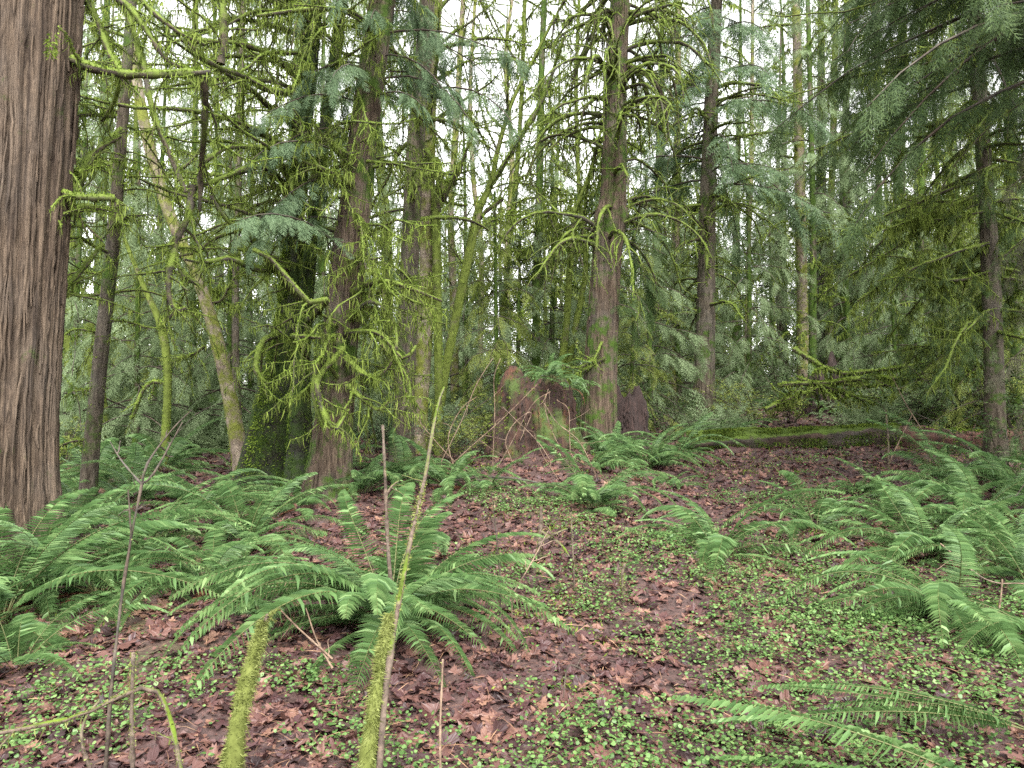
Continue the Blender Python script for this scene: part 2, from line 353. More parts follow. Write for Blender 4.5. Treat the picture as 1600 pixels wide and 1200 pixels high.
def on_trunk(p, rad, zlo, zhi):
    z = rng.uniform(zlo, zhi); i = int(np.clip(np.searchsorted(p[:, 2], z), 0, len(p) - 1)); return p[i].copy(), rad[i]
def tree_root(px, d, label, group=None, name='mossy_tree', cat='tree'):
    return empty(name, G(px, d), label, cat, group)
def pl(pts, d, n=14):
    """limb from (px, py[, depth]) picks"""
    return cr([P(q[0], q[1], q[2] if len(q) > 2 else d) for q in pts], n)

# a live conifer crown: one mesh of boughs and sprays
def crown(mb, p, rad, zlo, zhi, nb, Lmax, tpls, sc, per=14, droop=.9, elev=.15, az=None, fmat=0, wmat=1, taper=.75, wood=True, Lmin=.35, hangb=.3):
    sel = []
    for b in range(nb):
        z = zlo + (zhi - zlo) * (b + rng.random()) / nb; i = int(np.clip(np.searchsorted(p[:, 2], z), 0, len(p) - 1))
        t = (z - zlo) / (zhi - zlo + 1e-6); L = Lmax * (1 - taper * t) * rng.uniform(.7, 1.1); L = max(L, Lmin)
        a = rng.uniform(*az) if az else b * 2.4 + rng.normal(0, .4)
        q = arc(p[i], a, L, elev + rng.normal(0, .12), droop * rng.uniform(.6, 1.2), 8, .06)
        if wood: tube(mb, q, np.linspace(max(.018 * L / 2, .007), .004, 8), 4, wmat, 0, False)
        m = max(int(per * L), 3); k = rng.integers(1 if L < 1 else 2, 8, m); f = rng.random((m, 1)); c = q[k - 1] * (1 - f) + q[k] * f; T = unit(q[k] - q[k - 1])
        H = unit(np.cross(T, [0, 0, 1])); s = np.where(rng.random(m) < .5, 1, -1)[:, None]
        D = unit(T * rng.uniform(.35, 1.0, (m, 1)) + H * s * rng.uniform(.2, 1, (m, 1)) + np.array([0, 0, -1]) * rng.uniform(0, 2 * hangb, (m, 1)))
        sel.append((c, D))
    c = np.vstack([x[0] for x in sel]); D = np.vstack([x[1] for x in sel]); n = len(c)
    which = rng.integers(0, len(tpls), n)
    for w, (tv, tq) in enumerate(tpls):
        k = which == w; m = k.sum()
        if m: inst(mb, tv, tq, D[k], np.array([0, 0, 1]) + rng.normal(0, .25, (m, 3)), rng.uniform(sc[0], sc[1], m), c[k], fmat)
#==SETTING==
# camera
cam = bpy.data.cameras.new('camera'); co = bpy.data.objects.new('camera', cam); COL.objects.link(co)
co.location = CAMP; co.rotation_euler = (R(90) + PITCH, 0, 0); cam.sensor_width = 36; cam.lens = 36 * F / 1600; cam.clip_end = 2000; S.camera = co
# overcast daylight
w = bpy.data.worlds.new('World'); S.world = w; w.use_nodes = True; nt = w.node_tree
sky = nt.nodes.new('ShaderNodeTexSky'); sky.sky_type = 'NISHITA'; sky.sun_disc = False
SUN_EL, SUN_AZ = R(54), R(168)
sky.sun_elevation = SUN_EL; sky.sun_rotation = SUN_AZ
hs = nt.nodes.new('ShaderNodeHueSaturation'); hs.inputs['Saturation'].default_value = .03
nt.links.new(sky.outputs[0], hs.inputs['Color']); nt.links.new(hs.outputs[0], nt.nodes['Background'].inputs[0]); nt.nodes['Background'].inputs[1].default_value = .13
sl = bpy.data.lights.new('sun', 'SUN'); sl.energy = 1.5; sl.angle = R(22); sl.color = (1, .97, .92)
so = bpy.data.objects.new('sun', sl); COL.objects.link(so)
sd = Vector((math.sin(SUN_AZ) * math.cos(SUN_EL), math.cos(SUN_AZ) * math.cos(SUN_EL), math.sin(SUN_EL)))
so.rotation_euler = sd.to_track_quat('Z', 'Y').to_euler()
S.view_settings.view_transform = 'Standard'; S.view_settings.look = 'None'; S.view_settings.exposure = 2.5; S.view_settings.gamma = 1
S.render.engine = 'CYCLES'; cy = S.cycles
cy.max_bounces = 6; cy.diffuse_bounces = 4; cy.glossy_bounces = 2; cy.transmission_bounces = 4; cy.transparent_max_bounces = 4
cy.caustics_reflective = False; cy.caustics_refractive = False; cy.sample_clamp_indirect = 6
cy.use_denoising = False

# forest floor: one sheet out to the horizon, finest near by
u = np.linspace(-1, 1, 331); xs = np.sinh(u * 5.2) / np.sinh(5.2) * 160
u = np.linspace(-.42, 1, 420); ys = np.sinh(u * 4.6) / np.sinh(4.6) * 230 + 3.5
X, Y = np.meshgrid(xs, ys); Z = g(X, Y); near = np.clip((16 - np.hypot(X, Y - 4)) / 8, 0, 1)
Z = Z + near * (.010 * np.sin(23 * X + 3 * Y) * np.sin(19 * Y - 5 * X) + rng.normal(0, .006, Z.shape))
a, b = Z.shape; i, j = np.meshgrid(np.arange(a - 1), np.arange(b - 1), indexing='ij')
mb = MB(); mb.add(np.stack([X, Y, Z], -1), np.stack([i * b + j, i * b + j + 1, (i + 1) * b + j + 1, (i + 1) * b + j], -1).reshape(-1, 4), None)
tag(mb.build('ground', M['ground']), kind='structure')

def scatter(n, dlo, dhi, spread=.78, power=1.):
    d = dlo + (dhi - dlo) * rng.random(n) ** power; x = rng.uniform(-spread, spread, n) * d * 1.05
    return x, d
def gnormal(x, y):
    e = .05; return unit(np.stack([-(g(x + e, y) - g(x - e, y)) / (2 * e), -(g(x, y + e) - g(x, y - e)) / (2 * e), np.ones_like(x)], -1))
# dead maple leaves
def maple_tpl(seed, curl):
    r = np.random.default_rng(seed); an = []; ra = []
    for c, l in ((-2.2, .62), (-1.05, .88), (0, 1.05), (1.05, .9), (2.2, .6)):
        for o, k in ((-.36, .74), (-.2, .86), (-.12, .76), (0, 1), (.12, .74), (.2, .88), (.36, .72)): an.append(c + o + r.normal(0, .03)); ra.append(l * k * r.uniform(.85, 1.1))
        if c < 2: an.append(c + .55); ra.append(.5)
    an = np.array(an); ra = np.array(ra); v = np.stack([ra * np.cos(an), ra * np.sin(an), 0 * an], -1); inn = v * [.5, .5, 1]
    v = np.vstack([[0, 0, 0], inn, v, [[-.15, .0, 0]]]); m = len(an)
    x, y = v[:, 0], v[:, 1]
    v[:, 2] = curl * (r.normal(0, .5) * x * x + r.normal(0, .7) * y * y + .16 * np.sin(4 * x + r.uniform(0, 6)) + .14 * np.sin(5 * y + r.uniform(0, 6))) + r.normal(0, .05 * curl, len(v))
    t = []
    for k in range(m - 1): t += [[0, 1 + k, 2 + k], [1 + k, 1 + m + k, 2 + m + k], [1 + k, 2 + m + k, 2 + k]]
    return v, np.array(t)
MAPLE = [maple_tpl(k, c) for k, c in enumerate((.2, .35, .6, .9, .3))]
def patch(x, y): return np.sin(1.7 * x + 2.1 * np.sin(.9 * y)) + np.sin(2.3 * y + 1.3 * np.sin(1.9 * x + 1)) + .6 * np.sin(5.1 * x + 3.3 * y) + .5 * np.sin(6.7 * y - 4.9 * x)
def path_d(x, y): return np.abs(x - .205 * y - .10 * np.sin(1.7 * y))
mb = MB()
for lo, hi, n, slo, shi in ((2.4, 6.5, 6500, .024, .088), (6.0, 14, 17000, .035, .08), (13, 25, 7000, .06, .12)):
    x, y = scatter(n, lo, hi); k = rng.integers(0, 5, n); nn = gnormal(x, y)
    for w_, (tv, tt) in enumerate(MAPLE):
        s = (k == w_); m = s.sum(); c = np.stack([x[s], y[s], g(x[s], y[s]) + rng.uniform(.004, .022, m)], -1)
        a = rng.uniform(0, 6.28, m); sc = rng.uniform(slo, shi, m) * np.where(rng.random(m) < .12, 1.35, 1)
        U = unit(nn[s] + rng.normal(0, .24, (m, 3))); D = np.stack([np.cos(a), np.sin(a), 0 * a], -1); D = D - U * (D * U).sum(-1, keepdims=True)
        inst(mb, tv, tt, D, U, sc, c, 0, True)
# broken bits
n = 46000; x, y = scatter(n, 2.4, 13); U = unit(gnormal(x, y) + rng.normal(0, .5, (n, 3))); a = rng.uniform(0, 6.28, n); D = np.stack([np.cos(a), np.sin(a), rng.normal(0, .2, n)], -1)
inst(mb, np.array([[0, 0, 0], [.5, .32, .1], [1, .1, -.05], [.45, -.3, .06]]), np.array([[0, 1, 2, 3]]), D, U, rng.uniform(.012, .05, n), np.stack([x, y, g(x, y) + rng.uniform(.002, .02, n)], -1))
tag(mb.build('fallen_leaves', M['litter'], smooth=False), kind='stuff')
# needles, straws and little sticks
mb = MB(); n = 6500; x, y = scatter(n, 2.4, 9); a = rng.uniform(0, 6.28, n); D = np.stack([np.cos(a), np.sin(a), rng.normal(0, .13, n)], -1)
inst(mb, np.array([[0, 0, 0], [.5, .012, .05], [1, 0, 0], [.5, -.012, .05]]), np.array([[0, 1, 2, 3]]), D, rng.normal(0, .4, (n, 3)) + [0, 0, 1], rng.uniform(.06, .22, n), np.stack([x, y, g(x, y) + rng.uniform(.006, .03, n)], -1))
tag(mb.build('dead_straw', M['needle']), kind='stuff')
# low green herbs: rounded leaves on short stalks
def herb_tpl(seed):
    r = np.random.default_rng(seed); an = np.linspace(-2.75, 2.75, 9); ra = .5 * (1 - .12 * np.cos(an)) * r.uniform(.85, 1.12, 9)
    v = np.stack([ra * np.cos(an) + .42, ra * np.sin(an), -.25 * np.abs(np.sin(an)) * r.uniform(.0, .5) + r.normal(0, .03, 9)], -1); v = np.vstack([[[0, 0, .02]], v])
    t = [[0, k, k + 1] for k in range(1, 9)]
    return v, np.array(t)
mb = MB()
HB = [herb_tpl(k) for k in range(4)]
for lo, hi, n, sc0 in ((2.5, 5.2, 10500, .020), (4.4, 8.8, 19000, .021), (8, 12, 5000, .026)):
    x, y = scatter(n, lo, hi); pr = patch(x, y) * .48 + .18 + np.clip(x * .3, -.35, .4) + np.clip((path_d(x, y) - .26) * 1.5, -1.4, .1) - np.clip((y - 6.0) * .16, 0, 1)
    pr = pr - 2 * ((x < -.55 * 1) & (y > 4.2))
    k = rng.random(n) < np.clip(pr + .25, .015, .95); x, y = x[k], y[k]; n = len(x)
    L = 7; hgt = rng.uniform(.02, .085, n); c0 = np.stack([x, y, g(x, y) + hgt], -1)
    for q in range(L):
        use = rng.random(n) < (.95 if q < 3 else .5); m = use.sum(); a = q * 1.9 + rng.uniform(0, 1.2, m) + x[use] * 40
        off = rng.uniform(.004, .055, m); c = c0[use] + np.stack([np.cos(a) * off, np.sin(a) * off, rng.normal(0, .014, m)], -1)
        D = np.stack([np.cos(a), np.sin(a), rng.normal(-.05, .25, m)], -1); U = unit(np.array([0, 0, 1]) + rng.normal(0, .42, (m, 3)))
        tv, tt = HB[q % 4]; inst(mb, tv, tt, D, U, sc0 * rng.uniform(.4, 1.25, m), c, 0, True)
tag(mb.build('ground_cover', M['clover'], smooth=False), kind='stuff')
# ground moss and seedling tufts among the litter
mb = MB(); n = 700; x, y = scatter(n, 3, 12); k = (np.sin(x * 1.9 + 1) + np.sin(y * 1.3) + rng.normal(0, .5, n) > .2) & (path_d(x, y) > .4); x, y = x[k], y[k]
for xx, yy in zip(x, y):
    m = 70; sz = rng.uniform(.05, .16); c = rng.normal(0, sz, (m, 2)) * [1.4, 1]; px, py = xx + c[:, 0], yy + c[:, 1]
    D = unit(rng.normal(0, .6, (m, 3)) + [0, 0, .5]); inst(mb, np.array([[0, 0, 0], [.5, .16, 0], [1, 0, -.2], [.5, -.16, 0]]), np.array([[0, 1, 2, 3]]), D, rng.normal(0, 1, (m, 3)), rng.uniform(.015, .045, m), np.stack([px, py, g(px, py) + .002], -1))
tag(mb.build('ground_moss', M['moss']), kind='stuff')

# ------------------------------------------------------------------ sword ferns
def frond_mesh(L, e0, e1, npin=46, wmax=.085, seed=0, pw=.9, side=0.):
    r = np.random.default_rng(seed); mb = MB(); k = 26; s = np.linspace(0, 1, k); e = R(e0) + (R(e1) - R(e0)) * s ** pw
    st = L / (k - 1); az = side * s ** 1.5
    p = np.cumsum(np.stack([np.cos(e) * np.cos(az), np.cos(e) * np.sin(az), np.sin(e)], -1) * st, axis=0); p = p - p[0]
    tube(mb, p, np.linspace(.0042, .0012, k), 4, 1, 0, False)
    T = unit(np.gradient(p, axis=0)); sd = unit(np.cross(np.array([0, 0, 1]) + 0 * T, T)); N = np.cross(T, sd)
    v = []; q = []
    roll = r.normal(0, .18)
    for i in range(npin):
        t = .13 + .87 * (i + .3) / npin; f = t * (k - 1); a = min(int(f), k - 2); f -= a
        P0 = p[a] * (1 - f) + p[a + 1] * f; tt = T[a]; nn = N[a]
        l = wmax * min(1, .45 + (t - .13) / .22) * (1.02 - t) ** .55 * 1.12
        sp = L * .87 / npin
        for s_ in (1, -1):
            ll = l * r.uniform(.9, 1.08) * (.45 if r.random() < .015 else 1); y = sd[a] * s_
            d = unit(y + tt * (.22 + .5 * t * t) + nn * (-.16 + roll * s_ + r.normal(0, .07))); w = unit(tt - d * tt.dot(d)) * sp * .41
            w = unit(w + nn * .25 * s_ * .0 + nn * r.normal(0, .12)) * sp * .41
            m = P0 + d * ll * .5 + nn * .002; tip = P0 + d * ll * (1) - nn * ll * .16 + tt * ll * .1
            b = len(v); v += [P0 - w * .8, P0 + w * 1.0, m + w * .95, tip, m - w * .85]; q += [[b, b + 1, b + 2, b + 4], [b + 4, b + 2, b + 3, b + 3]]
    q = np.array(q); quad = q[q[:, 2] != q[:, 3]]; tri = q[q[:, 2] == q[:, 3]][:, :3]
    mb.add(v, quad, tri, 0); return mb
M['rachis'] = leafmat('fern_stalk', [(.2, (.06, .07, .025)), (.8, (.12, .12, .045))], .6, 0, .3)
FR = []
spec = [(1.05, 74, -28), (1.15, 66, -42), (1.0, 58, -38), (1.1, 48, -46), (.95, 40, -48), (1.05, 30, -40), (.9, 22, -34), (1.0, 80, 5), (1.1, 70, -18), (.85, 52, -20), (1.15, 60, -52), (.95, 14, -28), (1.25, 24, -14), (1.2, 18, -9), (1.15, 30, -20)]
for k, (L, a, b) in enumerate(spec): FR.append(frond_mesh(L, a, b, 50, .125 * rng.uniform(.88, 1.1), k, rng.uniform(.75, 1.1), rng.uniform(-.5, .5)))
FRM = []
for k, mbf in enumerate(FR):
    o = mbf.build('frond', [M['fern'], M['rachis']]); FRM.append(o.data); bpy.data.objects.remove(o)
DEAD = []
for k in range(3):
    o = frond_mesh(.8, 50 - 12 * k, -75, 26, .055, 50 + k, .5, rng.uniform(-.7, .7)).build('dead_frond', [M['fern_dead'], M['fern_dead']]); DEAD.append(o.data); bpy.data.objects.remove(o)
def put(me, parent, rz, tilt, roll, s, name, loc=(0, 0, 0)):
    o = bpy.data.objects.new(name, me); COL.objects.link(o); o.parent = parent; o.location = loc; o.rotation_euler = (roll, tilt, rz); o.scale = (s, s, s * rng.uniform(.92, 1.08)); return o
FLAT = [12, 13, 14]; LOW = [3, 4, 5, 6, 11]; MIDF = [1, 2, 3, 9, 10]; UP = [0, 7, 8]
def fern(px, d, label, s=1., nf=24, dead=3, z=None, az=None, group='sword ferns on the forest floor', up=.3, flat=False):
    c = G(px, d); s *= 1.14
    if z is not None: c[2] = z; s /= 1.14
    c[2] -= .02
    root = empty('sword_fern', c, label, 'fern', group); a0 = rng.uniform(0, 6.28)
    for k in range(nf):
        a = (rng.uniform(*az) if az else a0 + k * 2.399 + rng.normal(0, .25)); u_ = (k + .5) / nf
        v = rng.choice(UP) if u_ < up else (rng.choice(MIDF) if u_ < .72 else rng.choice(LOW))
        if flat: v = FLAT[k % 3]
        put(FRM[v], root, a, rng.normal(0, .07), rng.normal(0, .16), s * rng.uniform(.72, 1.1), 'frond', (.03 * math.cos(a), .03 * math.sin(a), 0))
    for k in range(dead): put(DEAD[k % 3], root, rng.uniform(0, 6.28), rng.normal(.0, .12), rng.normal(0, .3), s * rng.uniform(.85, 1.25), 'dead_frond')
    return root
#==FERNS==
fern(612, 4.9, 'big spreading sword fern in the middle foreground behind the moss covered leaning stem', 1.2, 60, 8, up=.3)
fern(330, 5.5, 'upright sword fern just left of the big foreground fern with rusty fronds beneath', .88, 24, 6)
fern(420, 5.0, 'low small sword fern squeezed beside the left side of the big foreground fern', .7, 16, 4)
fern(165, 5.5, 'broad sword fern over dead brown fronds near the big cedar trunk at left', .95, 28, 9)
fern(12, 5.0, 'tall sword fern at the left edge rising in front of the big cedar trunk', 1.4, 24, 4, up=.6)
fern(78, 5.5, 'sword fern with tall fronds covering the foot of the big cedar trunk', 1.05, 20, 4, up=.5)
fern(40, 4.35, 'drooping sword fern low at the left edge above a mossy stick', .75, 14, 3)
fern(240, 6.6, 'sword fern behind the broad left one, in front of the slim grey trunk', .95, 24, 3)
fern(390, 6.9, 'full sword fern in front of the dark moss covered twin trunk', 1.02, 26, 5)
fern(110, 7.2, 'sword fern close beside the foot of the big cedar at left', .9, 20, 2)
fern(315, 8.0, 'far left sword fern below the leaning yellow mossed maple', 1.1, 24, 2)
fern(205, 8.6, 'sword fern at the foot of the slim grey trunk', 1.0, 22, 1)
fern(470, 8.2, 'small sword fern at the right foot of the dark moss covered twin trunk', .85, 18, 3)
fern(570, 9.0, 'dark sword fern between the leaning cedar trunk and the bare brown stick', .9, 22, 2)
fern(630, 9.6, 'sword fern at the foot of the straight fir trunk left of the stump', .95, 22, 1)
fern(700, 9.2, 'yellowish sword fern among thin canes left of the rotten stump', .9, 20, 2)
fern(760, 8.8, 'little sword fern on the litter mound before the rotten stump', .6, 12, 2)
fern(925, 8.3, 'round sword fern on open leaf litter right of the stump mound', 1.0, 26, 5)
fern(1118, 6.5, 'spreading sparse sword fern alone in the middle of the clearing', 1.05, 17, 3, up=.2)
fern(1000, 6.0, 'tiny two frond fern sprig on the green ground cover', .32, 5, 0)
fern(955, 11.0, 'upright sword fern at the foot of the big conifer trunk', 1.0, 24, 1)
fern(1010, 10.6, 'bright green sword fern in front of the dark hollow stump', 1.05, 26, 1)
fern(925, 9.9, 'arching sword fern against the right flank of the litter mound', .8, 18, 2)
fern(1055, 11.3, 'sword fern by the rotten left end of the fallen log', .95, 20, 1)
fern(1045, 9.3, 'low sword fern with drooping fronds on open litter below the log end', .5, 11, 4)
fern(1135, 13.6, 'sword fern behind the fallen log by the second conifer trunk', 1.0, 24, 0)
fern(1270, 7.4, 'pale sword fern at the left end of the fern bank below the log', .85, 20, 4)
fern(1400, 7.6, 'sword fern in the bank below the broken part of the log', .75, 20, 3)
fern(1440, 6.3, 'large bright sword fern in the middle of the right fern bank', 1.0, 28, 4)
fern(1520, 7.2, 'tall sword fern at the back of the right fern bank', 1.0, 24, 2)
fern(1590, 8.2, 'sword fern by the log at the right edge', 1.1, 24, 2)
fern(1480, 4.95, 'nearest long arching sword fern low in the right fern bank', 1.0, 22, 3, up=.1, az=(2.0, 4.6))
fern(1600, 5.6, 'sword fern with brown undergrowth at the right edge', 1.1, 24, 8)
fern(1640, 4.5, 'fern at the right edge sending one frond over the litter', .95, 10, 1, az=(2.3, 3.6), up=0)
fern(1630, 2.85, 'low flat fern with long fronds lying over the ground in the right foreground', 1.12, 6, 0, az=(2.55, 3.4), flat=True, z=gf((1630 - 800) / F * 2.85, 2.85) + .06)
fern(1345, 18.5, 'distant sword fern beyond the log under the mossy fallen limbs', 1.2, 20, 0)
fern(1215, 19.0, 'distant sword fern at the edge of the far brown clearing', 1.2, 20, 0)
fern(1290, 17.2, 'glossy sword fern behind the log in front of the upturned root mass', 1.2, 20, 0)
fern(1610, 3.4, 'second flat fern at right whose dark fronds lie over straw and litter', 1.0, 5, 0, az=(2.75, 3.5), flat=True, z=gf((1610 - 800) / F * 3.4, 3.4) + .06)
for px, d, s, lab in ((-60, 6.2, 1.1, 'sword fern half out of view beyond the big cedar'), (520, 10.5, .9, 'sword fern behind the leaning cedar trunk'), (150, 10, 1.1, 'shaded sword fern deep left behind the slim grey trunk'), (60, 9.2, 1.1, 'shaded sword fern just right of and behind the big cedar'), (260, 11, 1.1, 'shaded sword fern behind the thin yellow mossed sapling'),
                      (1480, 9.2, 1.1, 'sword fern growing up against the mossy far end of the log'), (1560, 6.6, .9, 'leaning sword fern near the right edge of the bank'), (1340, 8.6, .55, 'small sword fern tucked under the mossy log')):
    fern(px, d, lab, s, 22, 1)
#==TREES==
def mossy_limbs(root, p, rad, n, zlo, zhi, L=(1., 2.), elev=(.1, .6), droop=(.8, 1.8), r0=.022, az=None, tipup=0., **kw):
    a0 = rng.uniform(0, 6.28)
    for k in range(n):
        b, r = on_trunk(p, rad, zlo, zhi); a = rng.uniform(*az) if az else a0 + 2.399 * k + rng.normal(0, .3)
        q = arc(b + np.array([math.cos(a), math.sin(a), 0]) * r * .7, a, rng.uniform(*L), rng.uniform(*elev), rng.uniform(*droop), 12, .11, tipup)
        branch(root, limb_mesh(q, r0 * rng.uniform(.7, 1.25), .006, **kw), BM(M['hemlock']))
def live(root, p, rad, zlo, zhi, nb, L, tp, sc, mat='cedar', **kw):
    mb = MB(); crown(mb, p, rad, zlo, zhi, nb, L, tp, sc, **kw); return mb.build('crown', [M[mat], M['darktwig'], M['twig']], root, smooth=False)
def picks(root, lst, d, r0, r1, mats=None, **kw):
    for l in lst:
        q = pl(l, d); branch(root, limb_mesh(q, r0 * rng.uniform(.85, 1.15), r1, **kw), mats or BM(M['hemlock']))

# big cedar at the left edge
t = tree_root(20, 6.0, 'massive red brown cedar trunk with stringy bark filling the left edge', name='cedar_tree')
p, rd = trunk(t, [(-4, 860, 150), (0, 700, 142), (12, 500, 142), (28, 250, 144), (42, 0, 146)], 6.0, 'cedar_bark', seg=150, flare=.5, lump=.018, ring=.07, flute=.06, strips=420)
picks(t, [[(96, 92), (115, 94), (150, 108), (200, 116), (262, 116), (328, 112)], [(80, 296, 6.1), (105, 304), (135, 309), (178, 309)], [(70, 340, 6.2), (95, 338), (130, 322, 6.4), (165, 330, 6.6)]], 6.0, .034, .026, twigs=6, tl=(.2, .5), fuzz=420, hang=90, w=.011, fl=(.012, .035), seg=9)
picks(t, [[(95, 265, 6.5), (118, 278), (140, 245, 6.6), (188, 212, 6.8)], [(90, 10, 6.2), (130, -8, 6.4), (158, 50, 6.4), (172, 85, 6.3), (192, 116, 6.1)], [(100, -30, 6.3), (180, -12, 6.5), (206, 42, 6.5), (224, 100, 6.4), (240, 180, 6.4), (262, 232, 6.4), (290, 300, 6.4)],
          [(80, 470, 6.2), (120, 430, 6.8), (160, 380, 7.0)], [(78, 400, 6.3), (120, 300, 7), (150, 240, 7.2), (190, 200, 7.4)], [(80, 200, 6.3), (120, 180, 6.8), (180, 182, 7)]], 6.3, .036, .02, twigs=9, tl=(.2, .7), fuzz=260, hang=110, w=.011, hl=(.03, .16))
picks(t, [[(115, -30, 6.4), (150, 30, 6.4), (168, 75, 6.4), (185, 110, 6.4), (182, 150, 6.5), (160, 190, 6.6)], [(150, -20, 6.3), (200, 10, 6.3), (230, 50, 6.3), (262, 95, 6.3), (300, 110, 6.4)], [(205, -20, 6.6), (240, 20, 6.6), (280, 50, 6.6), (320, 70, 6.6)], [(80, 180, 6.4), (120, 200, 6.6), (100, 260, 6.6), (85, 330, 6.6)]], 6.3, .03, .018, twigs=8, tl=(.2, .6), fuzz=200, hang=130, w=.011, hl=(.04, .2))
mb = MB(); q = pl([(84, 50), (80, 75), (79, 88)], 5.62, 6); moss_fuzz(mb, q, .03, 900, .02, .06, .012, .5, 1); branch(child(t, 'trunk'), mb, name='moss_tuft')
# slim grey pole left
t = tree_root(141, 8.0, 'slim straight grey trunk with short dead side branches, just right of the big cedar', name='hemlock_tree')
p, rd = trunk(t, [(140, 740, 24), (158, 550, 22), (176, 380, 20), (192, 180, 17), (206, 0, 15)], 8.0, 'fir_bark', seg=18, flare=.2, lump=.03, fuzz=120, fl=(.01, .03))
picks(t, [[(166, 500), (200, 503), (235, 512), (270, 511)], [(170, 458), (130, 462), (85, 445, 7.4)], [(168, 430), (120, 425), (90, 440)], [(186, 252), (200, 262), (213, 265)], [(160, 520), (115, 515), (85, 540, 7.6)], [(178, 338), (205, 340), (218, 337)], [(164, 608), (130, 610), (116, 612)], [(155, 690, 8), (110, 690, 8.2), (70, 715, 8.4)]], 8.0, .016, .009, twigs=5, tl=(.1, .5), fuzz=320, hang=60)
mossy_limbs(t, p, rd, 20, 2.2, 7.4, (.7, 1.8), (.0, .5), (.4, 1.6), .016, twigs=8, hang=45, hl=(.04, .18), fuzz=300, fl=(.008, .026))
# leaning yellow mossed maple
t = tree_root(378, 10.5, 'leaning pinkish maple with yellow green moss, left of the dark twin trunk', name='maple_tree')
p, rd = trunk(t, [(378, 735, 26), (354, 600, 21), (327, 490, 19), (300, 415, 17), (265, 335, 17), (236, 240, 16), (213, 120, 15), (202, 0, 13)], 10.5, 'maple_bark', seg=18, lump=.09, fuzz=330, fl=(.01, .03))
picks(t, [[(312, 470), (345, 470), (362, 440), (400, 400)], [(320, 540), (300, 555), (270, 560)], [(250, 280), (300, 250), (340, 180)]], 10.5, .025, .01, twigs=9, tl=(.3, .8), fuzz=300, hang=90)
# thin yellow mossed sapling
t = tree_root(258, 11.5, 'thin sapling wrapped in bright yellow green moss with one drooping side limb', name='maple_sapling')
p, rd = trunk(t, [(255, 735, 12), (262, 600, 12), (256, 530, 13), (246, 495, 11), (225, 450, 8), (205, 400, 6)], 11.5, 'maple_bark_green', seg=10, lump=.08, fuzz=700, up=.3, fl=(.008, .025))
picks(t, [[(262, 600), (240, 597), (222, 612), (212, 640), (205, 655)], [(248, 505), (270, 490), (290, 455)]], 11.5, .035, .02, twigs=4, fuzz=600, hang=60)
# stump pole with yellow moss
t = tree_root(150, 13, 'short forked trunk thick with yellow moss behind the slim grey pole', name='maple_snag')
p, rd = trunk(t, [(160, 760, 20), (158, 650, 20), (143, 560, 20), (140, 520, 16)], 13, 'maple_bark_green', seg=10, lump=.1, fuzz=900, up=.15, fl=(.015, .045))
picks(t, [[(145, 560), (130, 548), (118, 540)], [(150, 730), (110, 742), (75, 748)], [(150, 720), (100, 700), (80, 715)]], 13, .06, .04, twigs=3, fuzz=700, hang=40)
# dark mossy twin trunk with its curtain of mossy limbs
t = tree_root(440, 9.3, 'huge dark twin trunk coated in deep green moss with curtains of mossy limbs above', name='maple_tree')
p1, r1 = trunk(t, [(412, 780, 84), (419, 712, 68), (435, 590, 48), (451, 480, 32), (464, 300, 28), (480, 120, 28), (490, 0, 27)], 9.3, 'moss_trunk', seg=40, flare=.25, lump=.08, fuzz=3600, fmat='moss_dark', fl=(.012, .035), fw=.016)
mm = MB(); moss_fuzz(mm, p1[2:34], r1[2:34] * 1.05, 4200, .015, .05, .016, .3, 0, side=np.array([-1.2, -.2, .3])); mm.build('moss_edge', [M['moss']], child(t, 'trunk'))
p2, r2 = trunk(t, [(470, 780, 52), (469, 712, 42), (470, 590, 26), (478, 470, 21), (494, 300, 18), (520, 120, 18), (535, 0, 16)], 9.0, 'moss_trunk', seg=30, flare=.25, lump=.05, fuzz=2400, fmat='moss_dark', fl=(.012, .035), fw=.018)
kw = dict(twigs=8, tl=(.25, .95), fuzz=560, hang=62, hl=(.03, .17), fl=(.008, .024), sub=1, w=.011)
picks(t, [[(470, 470, 9), (420, 408, 8.2), (392, 372, 7.8), (352, 342, 7.5), (330, 305, 7.3)], [(480, 500, 9), (510, 470, 7.6), (480, 472, 7.4), (455, 440, 7.3), (420, 402, 7.3), (395, 390, 7.2)],
          [(300, 290, 7.3), (296, 335, 7.3), (282, 362, 7.3), (272, 390, 7.3), (283, 425, 7.3), (312, 446, 7.4)], [(272, 392, 7.3), (264, 430, 7.2), (264, 462, 7.2), (276, 485, 7.2), (290, 480, 7.2)],
          [(460, 300, 9.2), (410, 262, 8), (370, 270, 7.6), (330, 285, 7.3), (300, 292, 7.3)], [(460, 230, 9.2), (400, 230, 8), (350, 232, 7.5), (310, 262, 7.3)], [(345, 100, 6.6), (350, 60, 6.6), (348, 10, 6.6), (352, -40, 6.8)],
          [(318, 115, 6.5), (320, 190, 6.8), (314, 270, 7.2), (312, 330, 7.3)], [(480, 150, 9.2), (420, 140, 8), (380, 118, 7.2), (330, 100, 6.7), (290, 60, 6.6)], [(450, 420, 9), (400, 420, 8), (360, 404, 7.6), (320, 410, 7.4), (290, 405, 7.4)],
          [(470, 250, 9), (500, 215, 8.3), (540, 240, 8.2), (556, 238, 8.2)], [(440, 520, 8.9), (410, 535, 8.2), (400, 580, 8), (420, 600, 8)], [(480, 560, 8.7), (460, 530, 8), (462, 525, 7.8), (500, 528, 7.6)]], 8, .042, .02, **kw)
mossy_limbs(t, p1, r1, 34, 3.4, 8.4, (.9, 2.5), (-.1, .7), (.3, 1.5), .034, az=(2.2, 6.6), tipup=.7, **kw)
